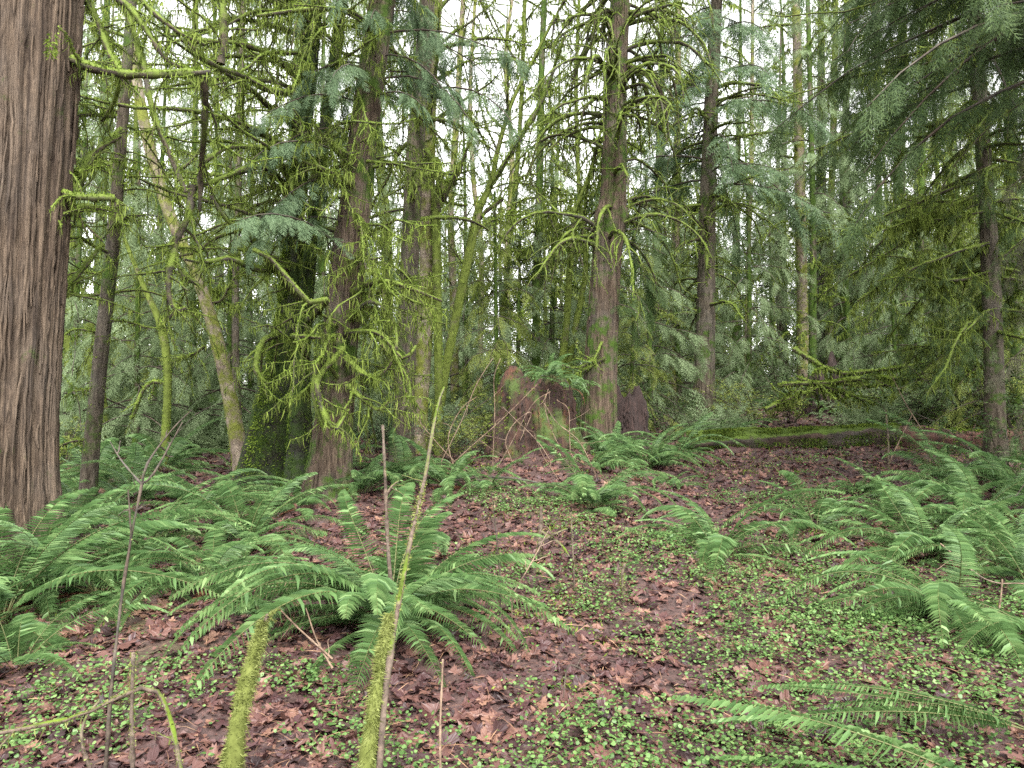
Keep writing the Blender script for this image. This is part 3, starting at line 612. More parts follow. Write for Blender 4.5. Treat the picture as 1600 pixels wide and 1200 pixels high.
mossy_limbs(t, p1, r1, 26, 4.0, 8.6, (1.6, 3.2), (-.1, .5), (.3, 1.3), .036, az=(2.9, 5.6), tipup=.8, **kw)
mossy_limbs(t, p2, r2, 14, 3.6, 8.4, (.8, 2.0), (-.1, .7), (.4, 1.6), .02, az=(3.2, 6.9), tipup=.7, **kw)
# leaning cedar
t = tree_root(518, 8.6, 'brown cedar trunk leaning slightly right with hanging moss and drooping pale green sprays', name='cedar_tree')
p, rd = trunk(t, [(512, 760, 66), (519, 690, 56), (530, 560, 52), (543, 420, 50), (560, 280, 44), (576, 150, 40), (590, 50, 38), (597, 0, 37)], 8.6, 'cedar_bark_mossy', seg=70, flare=.3, lump=.03, flute=.05, ring=.1, fuzz=130, strips=200)
kw = dict(twigs=9, tl=(.2, .8), fuzz=480, hang=75, hl=(.04, .2), sub=1, w=.011, fl=(.008, .026))
picks(t, [[(528, 590, 8.3), (500, 560, 7.9), (490, 620, 7.8), (512, 690, 7.9)], [(535, 545, 8.3), (495, 600, 7.7), (520, 670, 7.7), (545, 640, 7.9)], [(540, 560, 8.4), (580, 590, 8), (610, 570, 7.9), (612, 545, 7.9)], [(540, 520, 8.4), (590, 520, 7.9), (630, 560, 7.8), (650, 540, 7.8)], [(540, 600, 8.4), (590, 640, 8), (610, 620, 8)],
          [(545, 500, 8.5), (580, 470, 8), (615, 500, 7.9), (620, 560, 7.8)], [(545, 480, 8.5), (600, 540, 8.1), (640, 600, 8), (630, 650, 8)], [(556, 290, 8.5), (520, 270, 8), (470, 250, 7.8), (420, 232, 7.8)], [(552, 305, 8.5), (510, 275, 8), (480, 235, 7.8)], [(590, 60, 8.5), (550, 20, 8), (480, 15, 7.7), (400, 25, 7.6)],
          [(545, 460, 8.5), (590, 440, 8), (640, 450, 7.8), (690, 470, 7.8)]], 8.2, .036, .015, **kw)
mossy_limbs(t, p, rd, 13, 2.1, 3.8, (.7, 1.5), (-.2, .5), (.6, 1.8), .016, az=(4.6, 6.7), tipup=.7, **kw)
mossy_limbs(t, p, rd, 22, 3.8, 8.6, (.8, 2.0), (-.1, .6), (.6, 1.7), .016, tipup=.5, **kw)
mb = MB(); crown(mb, p, rd, 3.4, 6.2, 10, 2.0, T_FINE, (.18, .34), per=17, droop=1.3, elev=.3, az=(3.3, 4.9), hangb=.5, taper=.2); crown(mb, p, rd, 6., 9., 14, 2.2, T_FINE, (.2, .34), per=13, droop=1.3, elev=.2, hangb=.5, taper=.2)
crown(mb, p, rd, 5.2, 5.9, 4, 1.7, T_FINE, (.2, .34), per=16, droop=1.5, elev=.3, az=(-.8, .1), hangb=.5, taper=.2); mb.build('crown', [M['cedar'], M['darktwig']], t, smooth=False)
# straight fir left of centre
t = tree_root(630, 11.2, 'straight greyish fir trunk between the leaning cedar and the mossy maples', name='fir_tree')
p, rd = trunk(t, [(628, 730, 34), (633, 600, 30), (640, 400, 29), (650, 220, 28), (662, 80, 26), (668, 0, 25)], 11.2, 'fir_bark', seg=30, lump=.025, fuzz=150)
mossy_limbs(t, p, rd, 24, 4.6, 10.4, (.9, 2.3), (-.1, .7), (.5, 1.5), .034, tipup=.5, twigs=9, tl=(.3, .9), fuzz=320, hang=40, hl=(.04, .18), sub=1, w=.014, fl=(.01, .03))
live(t, p, rd, 6.5, 11, 16, 2.2, T_MID, (.3, .5), per=9, droop=1.2, hangb=.6)
# mossy maples
t = tree_root(655, 12.2, 'rough barked maple with clumps of moss and a broken stub on its right side', name='maple_tree')
p, rd = trunk(t, [(650, 710, 30), (655, 640, 27), (662, 540, 25), (666, 420, 23), (667, 300, 24), (672, 150, 20), (684, 0, 17)], 12.2, 'maple_bark', seg=20, lump=.08, fuzz=420, fl=(.012, .035))
trunk(t, [(686, 700, 11), (686, 600, 12), (684, 480, 13), (682, 380, 14), (681, 322, 13)], 12.0, 'maple_bark_green', seg=14, lump=.1, fuzz=800, up=.3, fl=(.01, .03), name='second_stem')
picks(t, [[(681, 330), (688, 305), (706, 285), (722, 252)], [(690, 300), (680, 255), (650, 225)]], 12, .07, .05, twigs=2, fuzz=900, hang=60, seg=10)
mossy_limbs(t, p, rd, 16, 4.5, 10.5, (.9, 2.2), (.2, 1.1), (-.2, .9), .036, twigs=8, fuzz=300, hang=60, w=.016, hl=(.04, .15), sub=1)
t = tree_root(690, 12.6, 'slanting mossy maple stem leaning right in front of the pale sky gap', name='maple_tree')
p, rd = trunk(t, [(672, 705, 22), (690, 610, 15), (712, 500, 14), (735, 390, 13), (748, 330, 12), (768, 285, 9), (778, 235, 8), (800, 160, 6), (835, 90, 5)], 12.6, 'maple_bark_green', seg=14, lump=.14, fuzz=600, up=.8, fl=(.01, .03))
picks(t, [[(744, 345), (760, 330), (786, 310)], [(770, 285), (810, 220), (850, 150), (880, 60)]], 12.6, .05, .03, twigs=3, fuzz=700, hang=60)
mossy_limbs(t, p, rd, 10, 4., 8, (.8, 1.6), (.3, 1.1), (-.2, .8), .02, twigs=8, fuzz=260, hang=70, w=.016)

# big conifer right of centre
t = tree_root(940, 12.0, 'big brown conifer with a burl halfway up and many curling mossy limbs', name='fir_tree')
p, rd = trunk(t, [(934, 690, 56), (937, 600, 50), (942, 500, 46), (948, 400, 44), (954, 345, 50), (958, 310, 40), (960, 240, 36), (963, 120, 32), (969, 0, 29)], 12.0, 'cedar_bark_mossy', seg=70, flare=.2, lump=.03, flute=.045, ring=.09, strips=260, fuzz=40)
mb = MB(); q = pl([(966, 318), (968, 336), (962, 356)], 11.95, 8); tube(mb, q, [.05, .10, .14, .16, .15, .13, .10, .05], 14, 0, .04); branch(child(t, 'trunk'), mb, [M['cedar_bark_mossy']], 'burl')
kw = dict(twigs=10, tl=(.25, .95), fuzz=340, hang=12, hl=(.03, .08), fl=(.008, .026), w=.016, tdroop=2.4, trad=.45)
mossy_limbs(t, p, rd, 84, 4.3, 10.2, (1.1, 2.3), (.1, .75), (1.3, 2.5), .038, **kw)
picks(t, [[(945, 545, 11.8), (905, 575), (870, 568), (850, 575)], [(945, 560, 11.7), (920, 575), (890, 590)], [(940, 535, 11.7), (925, 565, 11.5), (900, 560, 11.5)]], 11.8, .03, .012, twigs=5, tl=(.2, .5), fuzz=500, hang=40)
live(t, p, rd, 3.4, 4.8, 10, 1.3, T_MID, (.22, .38), 'hemlock', per=14, droop=1.4, az=(-1.6, .6), hangb=.7, taper=.2)
# second conifer
t = tree_root(1100, 15.5, 'conifer behind the fallen log with mossy dead limbs below and blue green sprays above', name='hemlock_tree')
p, rd = trunk(t, [(1100, 690, 38), (1100, 600, 31), (1103, 450, 27), (1106, 300, 24), (1112, 150, 20), (1120, 0, 17)], 15.5, 'fir_bark', seg=30, lump=.02, flute=.04, strips=120)
mossy_limbs(t, p, rd, 46, 3.6, 9., (.9, 2.3), (-.1, .5), (.6, 1.6), .034, twigs=9, tl=(.25, .8), fuzz=200, hang=20, hl=(.04, .14), w=.02, fl=(.012, .035), tdroop=1.6)
live(t, p, rd, 6.5, 13.4, 52, 3.0, T_MID, (.32, .6), 'cedar', per=14, droop=1.1, taper=.5)
# slim pair
t = tree_root(1256, 20, 'pale trunk with yellow moss at the far side of the brown clearing', name='maple_tree')
p, rd = trunk(t, [(1256, 640, 20), (1254, 500, 17), (1250, 300, 16), (1246, 100, 14), (1244, 0, 12)], 20, 'maple_bark', seg=10, lump=.05, fuzz=200, fl=(.03, .09))
mossy_limbs(t, p, rd, 14, 5, 14, (1, 2.4), (.2, .9), (0, 1), .025, twigs=8, fuzz=110, hang=40, w=.03)
t = tree_root(1268, 19, 'slim dark trunk in front of the pale yellow mossed trunk', name='hemlock_tree')
p, rd = trunk(t, [(1268, 650, 14), (1270, 500, 12), (1270, 330, 10), (1266, 150, 8), (1262, 0, 7)], 19, 'fir_bark_mossy', seg=8, lump=.05)
mossy_limbs(t, p, rd, 22, 3.4, 9, (.9, 2.0), (-.1, .4), (.5, 1.4), .015, twigs=8, fuzz=90, hang=40, w=.03)
live(t, p, rd, 7., 13., 30, 2.6, T_MID, (.35, .6), 'far', per=9, droop=1.1)
# right hemlock with drooping limbs
t = tree_root(1552, 9.4, 'hemlock at the right with long straight drooping mossy limbs', name='hemlock_tree')
p, rd = trunk(t, [(1556, 760, 32), (1552, 560, 27), (1546, 400, 25), (1537, 250, 22), (1528, 100, 20), (1522, 0, 19)], 9.4, 'fir_bark', seg=26, lump=.03, flute=.02)
mossy_limbs(t, p, rd, 68, 2.5, 8.2, (1.2, 2.9), (-.25, .05), (.15, .75), .026, twigs=13, tl=(.2, .7), fuzz=260, hang=110, hl=(.04, .2), w=.011, fl=(.008, .028), tdroop=1.8, trad=.3, live=3., livesc=(.1, .22))
picks(t, [[(1545, 425), (1500, 436), (1460, 432), (1420, 405), (1370, 398)], [(1540, 330), (1470, 342), (1400, 345)], [(1545, 380), (1480, 400), (1400, 430), (1340, 470, 9)], [(1540, 300), (1460, 330), (1380, 360, 9)]], 9.3, .024, .01, twigs=16, tl=(.25, .7), fuzz=220, hang=200, hl=(.04, .25), tdroop=2)
live(t, p, rd, 5.8, 9.5, 30, 2.8, T_HEM, (.25, .45), 'hemlock', per=15, droop=.9, elev=-.1, taper=.3, hangb=.5)
# near hemlock off the right side whose boughs overhang
t = tree_root(1790, 6.6, 'hemlock just outside the right edge whose grey green boughs hang into the upper right corner', name='hemlock_tree')
p, rd = trunk(t, [(1800, 900, 60), (1790, 400, 52), (1780, 0, 44), (1775, -200, 40)], 6.6, 'fir_bark', seg=26, lump=.03)
mb = MB(); crown(mb, p, rd, 4.9, 8.2, 44, 3.3, T_HEM, (.2, .38), per=20, droop=.85, elev=.12, az=(2.3, 4.3), taper=.1, hangb=.5); mb.build('crown', [M['hemlock'], M['darktwig']], t, smooth=False)
mb = MB(); crown(mb, p, rd, 1.6, 4.4, 38, 1.45, T_HEM, (.16, .3), per=15, droop=.9, elev=-.1, az=(2.2, 4.2), taper=.1, hangb=.6); mb.build('lower_boughs', [M['grayhem'], M['darktwig']], t, smooth=False)
mossy_limbs(t, p, rd, 14, 4.6, 7.2, (1.8, 3.6), (-.1, .35), (-.3, 1.2), .012, az=(2.6, 3.9), twigs=9, tl=(.3, .8), fuzz=30, hang=20)

# ------------------------------------------------------------------ stumps, log, fallen wood
def stump(px, d, w, h, mat, label, rag=.25, seg=56, top=.75, name='tree_stump', fuzz=0, lean=(0, 0), sink=.4):
    c = G(px, d); c[2] -= sink; h = h + sink; root = empty(name, c + [0, 0, sink], label, 'stump'); root['_o'] = [float(q) for q in c + [0, 0, sink]]; mb = MB(); k = 34; a = np.arange(seg) * 2 * np.pi / seg
    hh = h * (1 + rag * (.5 * np.sin(2 * a + 1.2) + .45 * np.sin(3 * a + px) + .3 * np.sin(7 * a) + .22 * rng.standard_normal(seg))); s = np.linspace(0, 1, k)[:, None]
    z = s * hh[None]; but = np.exp(-s * 3.2) * (np.abs(np.sin(2.5 * a + 1)) ** 1.5 * .38)
    rr = w * (top + (1 - top) * (1 - s) ** 1.25 + but - .2 * np.clip((s - .78) / .22, 0, 1) ** 2) * (1 + .06 * np.sin(4 * a + 1 + s) + .06 * np.sin(9 * a + 3 * s) + .045 * np.sin(17 * a + 2.5 * s) + .035 * np.sin(11 * s + 3 * a) + .03 * np.sin(27 * a - 4 * s) + .02 * rng.standard_normal((k, seg)))
    v = np.stack([c[0] + rr * np.cos(a) + lean[0] * s, c[1] + rr * np.sin(a) + lean[1] * s, c[2] + z], -1)
    cx, cy_ = c[0] + lean[0], c[1] + lean[1]
    inner = np.stack([cx + (v[-1][:, 0] - cx) * .72, cy_ + (v[-1][:, 1] - cy_) * .72, v[-1][:, 2] - .05 + .06 * rng.random(seg)], -1)
    inn2 = np.stack([cx + (inner[:, 0] - cx) * .6, cy_ + (inner[:, 1] - cy_) * .6, inner[:, 2] - .25 * h * .6], -1)
    v = np.concatenate([v, inner[None], inn2[None]]); K = k + 2; i, j = np.meshgrid(np.arange(K - 1), np.arange(seg), indexing='ij'); j2 = (j + 1) % seg
    vv = np.vstack([v.reshape(-1, 3), inn2.mean(0)]); m = len(vv) - 1; b = (K - 1) * seg
    mb.add(vv, np.stack([i * seg + j, i * seg + j2, (i + 1) * seg + j2, (i + 1) * seg + j], -1).reshape(-1, 4), [[b + q, b + (q + 1) % seg, m] for q in range(seg)])
    for q in range(60):                       # loose splinters and slabs of rotten wood
        e = rng.integers(0, seg); b0 = rng.integers(2, 22); ln = v[b0:b0 + rng.integers(5, 11), e]; ln = ln + np.array([math.cos(a[e]), math.sin(a[e]), 0]) * rng.uniform(-.01, .02) + rng.normal(0, .008, ln.shape)
        tube(mb, ln, np.sin(np.linspace(.25, 2.9, len(ln))) * rng.uniform(.012, .035), 5, 0, .2)
    mb.build('stump_wood', [M[mat]], root)
    if fuzz:
        mf = MB()
        for q in range(0, seg, 2):
            ln = v[:k, q]; moss_fuzz(mf, ln[:: -1] if q % 4 else ln, .01, fuzz, .015, .06, .02, .4, 0, side=np.array([math.cos(a[q]), math.sin(a[q]), .2]))
        mf.build('moss_coat', [M['moss_log']], root)
    return root, c + [0, 0, sink], hh
st, c, hh = stump(832, 11.0, .66, 1.0, 'stump', 'broad rotten stump of reddish crumbling wood with moss and ferns on top', top=.72, fuzz=70, rag=.12)
fern(862, 10.62, 'sword fern growing out of the top of the broad rotten stump', .72, 20, 0, z=c[2] + .98, group='sword ferns on the stump')
fern(890, 10.7, 'small hanging fern on the right rim of the broad rotten stump', .6, 12, 1, z=c[2] + .82, group='sword ferns on the stump', up=0)
stump(978, 12.8, .36, .95, 'stumpdark', 'dark hollow stump behind the big conifer trunk', top=.86, rag=.1)
# fallen log
c = G(1240, 12.0); root = empty('fallen_log', c, 'long fallen log coated in green moss with a red rotten broken right half', 'log')
A = np.array([*G(1072, 12.7)[:2], 0]); Bq = np.array([*G(1400, 11.9)[:2], 0]); C2 = np.array([*G(1610, 11.2)[:2], 0])
def log(a, b, r0, r1, lift, mat, name, n=40, seg=28, lump=.05):
    q = a + (b - a) * np.linspace(0, 1, n)[:, None]; q[:, 2] = g(q[:, 0], q[:, 1]) * .35 + np.linspace(gf(a[0], a[1]), gf(b[0], b[1]), n) * .65 + lift
    ph = rng.uniform(0, 6, 4); h = np.linspace(0, 1, n)[:, None] * np.linalg.norm(b - a)
    prof = lambda rr, A_: rr * (1 + lump * (np.sin(3 * A_ + ph[0] + h * .9) + .7 * np.sin(7 * A_ + ph[1] + h * 2.2) + .5 * np.sin(h * 5 + ph[2])))
    mb = MB(); rad = np.linspace(r0, r1, n); tube(mb, q, rad, seg, 0, .03, True, prof); mb.add(np.vstack([[q[0]], q[0] + .0 * q[:1]]), None, None)
    return mb, q, rad
mb, q, rad = log(A, Bq, .19, .22, .12, 'logmoss', 'log', lump=.10); moss_fuzz(mb, q, rad, 3600, .015, .045, .016, .12, 1); moss_fuzz(mb, q, rad, 2600, .012, .035, .016, .3, 1, side=np.array([0, -1, .3])); moss_fuzz(mb, q, rad, 1400, .03, .07, .015, .39, 2, side=np.array([0, -1.2, -.1]))
tube(mb, np.vstack([q[0] - [.05, 0, 0], q[0] - [.02, 0, 0]]), [.02, .17], 12, 3, .05)
mb.build('mossy_trunk', [M['logmoss'], M['moss_log'], M['moss_dark'], M['logwood']], root)
mb, q, rad = log(Bq + [.02, 0, 0], C2, .19, .23, .11, 'logwood', 'broken', lump=.16)
for k in range(60):
    i = rng.integers(0, 32); d_ = (q[i + 6] - q[i]); o = np.array([0, -.12, .1]) + rng.normal(0, .06, 3); w_ = rng.uniform(.015, .05); tube(mb, np.vstack([q[i] + o, q[i] + o + d_ * .5, q[i] + o + d_ + rng.normal(0, .07, 3)]), [w_, w_ * .8, .006], 5, 0, .2)
moss_fuzz(mb, q[4:], rad[4:], 1500, .015, .05, .02, .1, 1)
mb.build('broken_end', [M['logwood'], M['moss']], root)
# fallen mossy limbs beyond the log
c = G(1300, 14.5); root = empty('fallen_tree', c, 'fallen tree crown of long horizontal mossy limbs lying across the bushes at right', 'tree')
picks(root, [[(1215, 602, 14.8), (1300, 598, 14.6), (1380, 603, 14.4), (1450, 580, 14.2), (1540, 586, 14), (1600, 590, 14)], [(1240, 545, 15), (1300, 580, 14.6), (1340, 582, 14.5), (1420, 572, 14.2), (1462, 563, 14)], [(1245, 590, 14.8), (1310, 610, 14.5), (1350, 625, 14.2), (1385, 640, 14)],
             [(1195, 640, 14.6), (1240, 620, 14.6), (1290, 603, 14.6)], [(1450, 640, 13.6), (1520, 655, 13.4), (1600, 640, 13.2)], [(1300, 598, 14.5), (1360, 590, 14), (1420, 592, 13.8), (1480, 590, 13.6)]], 14.5, .05, .025, twigs=12, tl=(.2, .9), fuzz=380, hang=120, w=.02, hl=(.04, .2))
stump(1290, 17.4, .55, .75, 'stumpdark', 'upturned dark root mass under the mossy fallen limbs', top=.6, rag=.5, name='root_mass')
#==STICKS==
# ------------------------------------------------------------------ trees further back (copies of a few full grown ones)
def back_conifer(h, zlo, nb, L, tp, sc, mat, per, droop, r0, wmat='darktwig', taper=.8, elev=.1):
    z = np.linspace(-.2, h, 24); x = .12 * np.sin(z * .35) ; p = np.stack([x, .1 * np.sin(z * .27 + 1), z], -1); rd = np.linspace(r0, .02, 24)
    m1 = MB(); tube(m1, p, rd * (1 + .4 * np.exp(-(z + .2) / .4)), 10, 0, .04); o1 = m1.build('trunk', [M['fir_bark_mossy']])
    m2 = MB(); crown(m2, p, rd, zlo, h - .2, nb, L, tp, sc, per=per, droop=droop, taper=taper, elev=elev, hangb=.4); o2 = m2.build('crown', [M[mat], M[wmat]], smooth=False)
    r = (o1.data, o2.data); bpy.data.objects.remove(o1); bpy.data.objects.remove(o2); return r
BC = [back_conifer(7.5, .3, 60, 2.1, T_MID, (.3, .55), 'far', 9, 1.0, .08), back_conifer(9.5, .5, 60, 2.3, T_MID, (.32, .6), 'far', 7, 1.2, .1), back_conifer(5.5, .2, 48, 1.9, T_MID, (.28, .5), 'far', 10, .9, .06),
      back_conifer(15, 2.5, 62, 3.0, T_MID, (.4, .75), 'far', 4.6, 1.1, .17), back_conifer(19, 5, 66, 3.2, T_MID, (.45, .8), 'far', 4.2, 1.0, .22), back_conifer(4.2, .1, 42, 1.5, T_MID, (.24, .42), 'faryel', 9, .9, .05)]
def back_tree(k, px, d, label, s=1., name='young_cedar', group='conifers further back in the forest'):
    c = G(px, d); root = empty(name, c, label, 'tree', group); a = rng.uniform(0, 6.28); root.rotation_euler = (0, 0, a); root.scale = (s, s, s * rng.uniform(.92, 1.1))
    for me, nm in zip(BC[k], ('trunk', 'crown')): o = bpy.data.objects.new(nm, me); COL.objects.link(o); o.parent = root
    return root
for a in [(0, 118, 13, 'pale green young cedar seen between the big cedar and the slim grey pole'), (2, 205, 12.6, 'bushy young cedar with drooping sprays right of the slim grey pole'), (0, 300, 14, 'pale young cedar filling the gap left of the leaning yellow mossed maple'),
          (1, 245, 17.5, 'taller cedar behind the thin yellow mossed sapling'), (2, 350, 13, 'low young cedar at the foot of the leaning yellow mossed maple'), (1, 60, 16, 'tall young cedar just showing right of the big cedar trunk'), (0, 395, 15.5, 'young cedar left of the dark mossy twin trunk'),
          (5, 770, 13.4, 'small drooping cedar just left of the broad rotten stump'), (0, 855, 17, 'young cedar behind the broad rotten stump'), (2, 812, 16.5, 'bushy cedar right of the slanting mossy stem'), (1, 500, 14.5, 'cedar filling the gap between dark twin trunk and leaning cedar'), (1, 575, 15, 'cedar behind the gap between leaning cedar and straight fir'),
          (0, 720, 17, 'young cedar behind the slanting mossy maple stem'), (2, 1010, 15, 'bushy cedar right of the big conifer, behind the hollow stump'), (5, 985, 13.6, 'thin little hemlock behind the hollow stump'), (0, 1060, 19, 'young cedar left of the conifer behind the log'),
          (0, 1165, 19, 'young cedar right of the conifer behind the log'), (2, 1215, 22, 'low cedar at the back of the brown clearing'), (1, 1335, 21, 'cedar behind the upturned root mass'), (2, 1410, 16.5, 'bushy cedar behind the fallen mossy limbs'), (1, 1470, 19, 'tall cedar left of the right hemlock trunk'),
          (0, 1590, 14.5, 'young cedar right of the right hemlock trunk'), (5, 1490, 12.9, 'shaded hemlock sapling behind the broken end of the log'), (5, 1575, 11.7, 'shaded hemlock sapling over the log at the right edge'), (1, 1290, 25, 'cedar far behind the pale yellow mossed trunk')]:
    back_tree(*a)
for a in [(4, 150, 22, 'tall conifer high behind the slim grey pole'), (3, 330, 21, 'conifer behind the curtain of mossy limbs'), (4, 455, 20, 'tall dark conifer behind the mossy twin trunk'), (3, 560, 23, 'conifer behind the leaning cedar'), (3, 640, 26, 'conifer behind the straight fir'),
          (4, 1035, 25, 'tall conifer between the big conifer and the one behind the log'), (3, 1160, 23, 'conifer right behind the second conifer'), (4, 1330, 24, 'tall conifer above the fallen mossy limbs'), (4, 1420, 20, 'tall conifer left of the drooping right hemlock'), (3, 1500, 22, 'conifer behind the right hemlock'),
          (4, 1600, 18, 'tall conifer behind the right edge boughs'), (3, 870, 30, 'slender conifer far behind the broad rotten stump'), (4, 1230, 30, 'tall conifer far behind the brown clearing'), (4, 30, 19, 'tall conifer mostly hidden by the big cedar')]:
    back_tree(*a, name='tall_conifer')
# mossy and bare trunks further back
def pole(px, d, pts, mat, label, n=12, fz=120, moss_=True, cat='tree', name='maple_tree', zlo=4, L=(1., 2.2), elev=(.3, 1.1), droop=(-.3, .7), r0=.022, seg=8):
    t = tree_root(px, d, label, name=name); p, rd = trunk(t, [(a, b, c * .85) for a, b, c in pts], d, mat, seg=seg, lump=.08, fuzz=fz, fl=(.012, .045), fw=.03, ring=.25)
    mossy_limbs(t, p, rd, n, zlo, p[-1][2] - .3, L, elev, droop, r0, twigs=9, tl=(.3, 1.), fuzz=90 if moss_ else 0, hang=50 if moss_ else 0, w=.03, fl=(.02, .06), hl=(.05, .25), sub=1)
pole(603, 16, [(612, 700, 20), (606, 500, 20), (602, 350, 20), (590, 200, 18), (588, 0, 16)], 'maple_bark_green', 'bright yellow green mossed trunk between the leaning cedar and the fir', 22, 300)
pole(716, 18, [(712, 690, 16), (708, 450, 14), (704, 330, 12), (712, 200, 12), (724, 0, 9)], 'maple_bark', 'bare pinkish trunk against the pale sky gap right of the mossy maples', 16, 20, False, L=(.9, 2.4))
pole(745, 21, [(748, 690, 12), (752, 400, 10), (740, 280, 9), (735, 140, 7), (742, 0, 6)], 'maple_bark', 'thin bare tree with fine twigs in the middle of the pale sky gap', 24, 20, False, L=(1, 2.6))
pole(800, 23, [(795, 660, 12), (792, 400, 10), (800, 250, 9), (790, 100, 7), (800, 0, 6)], 'maple_bark', 'thin bare tree at the right side of the pale sky gap', 24, 20, False, L=(1, 2.6))
pole(842, 16.5, [(838, 680, 18), (838, 500, 15), (843, 300, 14), (846, 100, 12), (850, 0, 10)], 'fir_bark_mossy', 'greyish conifer trunk directly above the broad rotten stump', 26, 120, name='fir_tree', elev=(-.1, .5), droop=(.5, 1.6))
pole(880, 15.5, [(868, 640, 14), (884, 520, 13), (892, 400, 12), (900, 330, 9), (922, 270, 7), (940, 200, 5)], 'maple_bark_green', 'dark slanting mossy stem left of the big conifer', 12, 250)
pole(897, 16.2, [(880, 650, 12), (893, 540, 12), (915, 420, 10), (905, 300, 8), (900, 150, 7), (905, 0, 6)], 'maple_bark_green', 'mossy stem crossing close behind the big conifer trunk', 12, 250)
pole(1052, 19, [(1052, 660, 17), (1054, 450, 15), (1058, 250, 13), (1060, 0, 10)], 'maple_bark', 'yellowish trunk between the two big conifers', 22, 150, elev=(.0, .8))
pole(790, 17, [(782, 690, 11), (786, 500, 11), (800, 350, 10), (812, 200, 8), (820, 0, 7)], 'maple_bark_green', 'thin mossy stem just left above the broad rotten stump', 14, 250)
pole(1290, 24, [(1298, 640, 16), (1296, 420, 14), (1302, 200, 12), (1306, 0, 9)], 'maple_bark_green', 'mossy trunk behind the slim dark trunk at the clearing', 18, 150)
pole(1440, 18, [(1440, 690, 16), (1436, 450, 15), (1440, 250, 13), (1442, 0, 10)], 'fir_bark_mossy', 'shaded conifer trunk left of the right hemlock', 30, 120, name='fir_tree', elev=(-.2, .3), droop=(.4, 1.2), zlo=3)
pole(1375, 22, [(1378, 660, 14), (1374, 400, 12), (1372, 150, 10), (1370, 0, 9)], 'fir_bark_mossy', 'slim trunk above the middle of the fallen mossy limbs', 26, 100, name='fir_tree', elev=(-.2, .3), droop=(.4, 1.2), zlo=4)
pole(1590, 12, [(1590, 720, 15), (1584, 450, 13), (1576, 250, 12), (1568, 0, 10)], 'fir_bark_mossy', 'slim mossy trunk right of the right hemlock', 40, 150, name='hemlock_tree', elev=(-.3, .1), droop=(.2, .9), zlo=2.4, L=(1, 2.4), r0=.015)
pole(1165, 20, [(1166, 650, 10), (1168, 450, 9), (1174, 250, 8), (1176, 0, 6)], 'maple_bark', 'thin pale trunk right of the conifer behind the log', 18, 120)
pole(368, 12.5, [(372, 740, 22), (370, 620, 16), (368, 500, 13), (372, 300, 12), (380, 0, 10)], 'fir_bark', 'dark trunk half hidden behind the leaning yellow mossed maple', 20, 60, name='fir_tree', elev=(-.1, .5), droop=(.3, 1.4), zlo=3.2)
pole(310, 18, [(306, 720, 13), (300, 500, 12), (304, 250, 11), (306, 0, 9)], 'maple_bark_green', 'mossy trunk deep behind the hooked mossy limb', 22, 200)
pole(110, 16, [(112, 740, 16), (108, 500, 15), (116, 250, 13), (120, 0, 11)], 'maple_bark_green', 'mossy trunk in the gap right behind the big cedar', 30, 220, zlo=2.5)

# distant woods: one mass
def simple_tree(h, L, nb, per, zlo, sc):
    z = np.linspace(-.3, h, 14); p = np.stack([.15 * np.sin(z * .3), 0 * z, z], -1); rd = np.linspace(h * .012, .02, 14)
    m = MB(); tube(m, p, rd, 6, 1); crown(m, p, rd, zlo, h, nb, L, T_FAR, sc, per=per, droop=1., taper=.75, wmat=1, hangb=.4); return m
ST = [simple_tree(15, 3.2, 44, 6, .5, (.6, 1.1)), simple_tree(20, 3.6, 50, 5, 1.5, (.7, 1.3)), simple_tree(9, 2.6, 40, 7, .2, (.5, .9)), simple_tree(23, 3.6, 46, 5, 4, (.7, 1.3))]
big = MB(); byl = MB()
def place_mass(dst, src, x, y, s, a):
    ca, sa = math.cos(a), math.sin(a); v = np.concatenate(src.v) * s; v = np.stack([v[:, 0] * ca - v[:, 1] * sa + x, v[:, 0] * sa + v[:, 1] * ca + y, v[:, 2] + gf(x, y)], -1)
    dst.v.append(v.astype(np.float32)); dst.q += [q + dst.n for q in src.q]; dst.qm += src.qm; dst.t += [q + dst.n for q in src.t]; dst.tm += src.tm; dst.n += len(v)
def sky_gap(px): return 690 < px < 850
for k in range(100):
    d = 24 + 34 * rng.random() ** .8; px = rng.uniform(-150, 1750); x = (px - 800) / F * d
    low = sky_gap(px) or (60 < px < 130) or (520 < px < 960) or rng.random() < .45; j = 2 if low else rng.choice([0, 1, 3])
    place_mass(byl if rng.random() < .22 else big, ST[j], x, d, rng.uniform(.75, 1.1), rng.uniform(0, 6.28))

for k in range(140):
    d = rng.uniform(22, 44); px = rng.uniform(-100, 1700) if k < 110 else rng.uniform(950, 1700); x = (px - 800) / F * d
    if 1170 < px < 1330 and d < 27: continue
    place_mass(byl if rng.random() < .3 else big, ST[2], x, d, rng.uniform(.55, 1.0), rng.uniform(0, 6.28))
tag(big.build('distant_forest', [M['far'], M['fir_bark']], smooth=False), kind='stuff'); tag(byl.build('distant_yellow_green_woods', [M['faryel'], M['maple_bark_green']], smooth=False), kind='stuff')
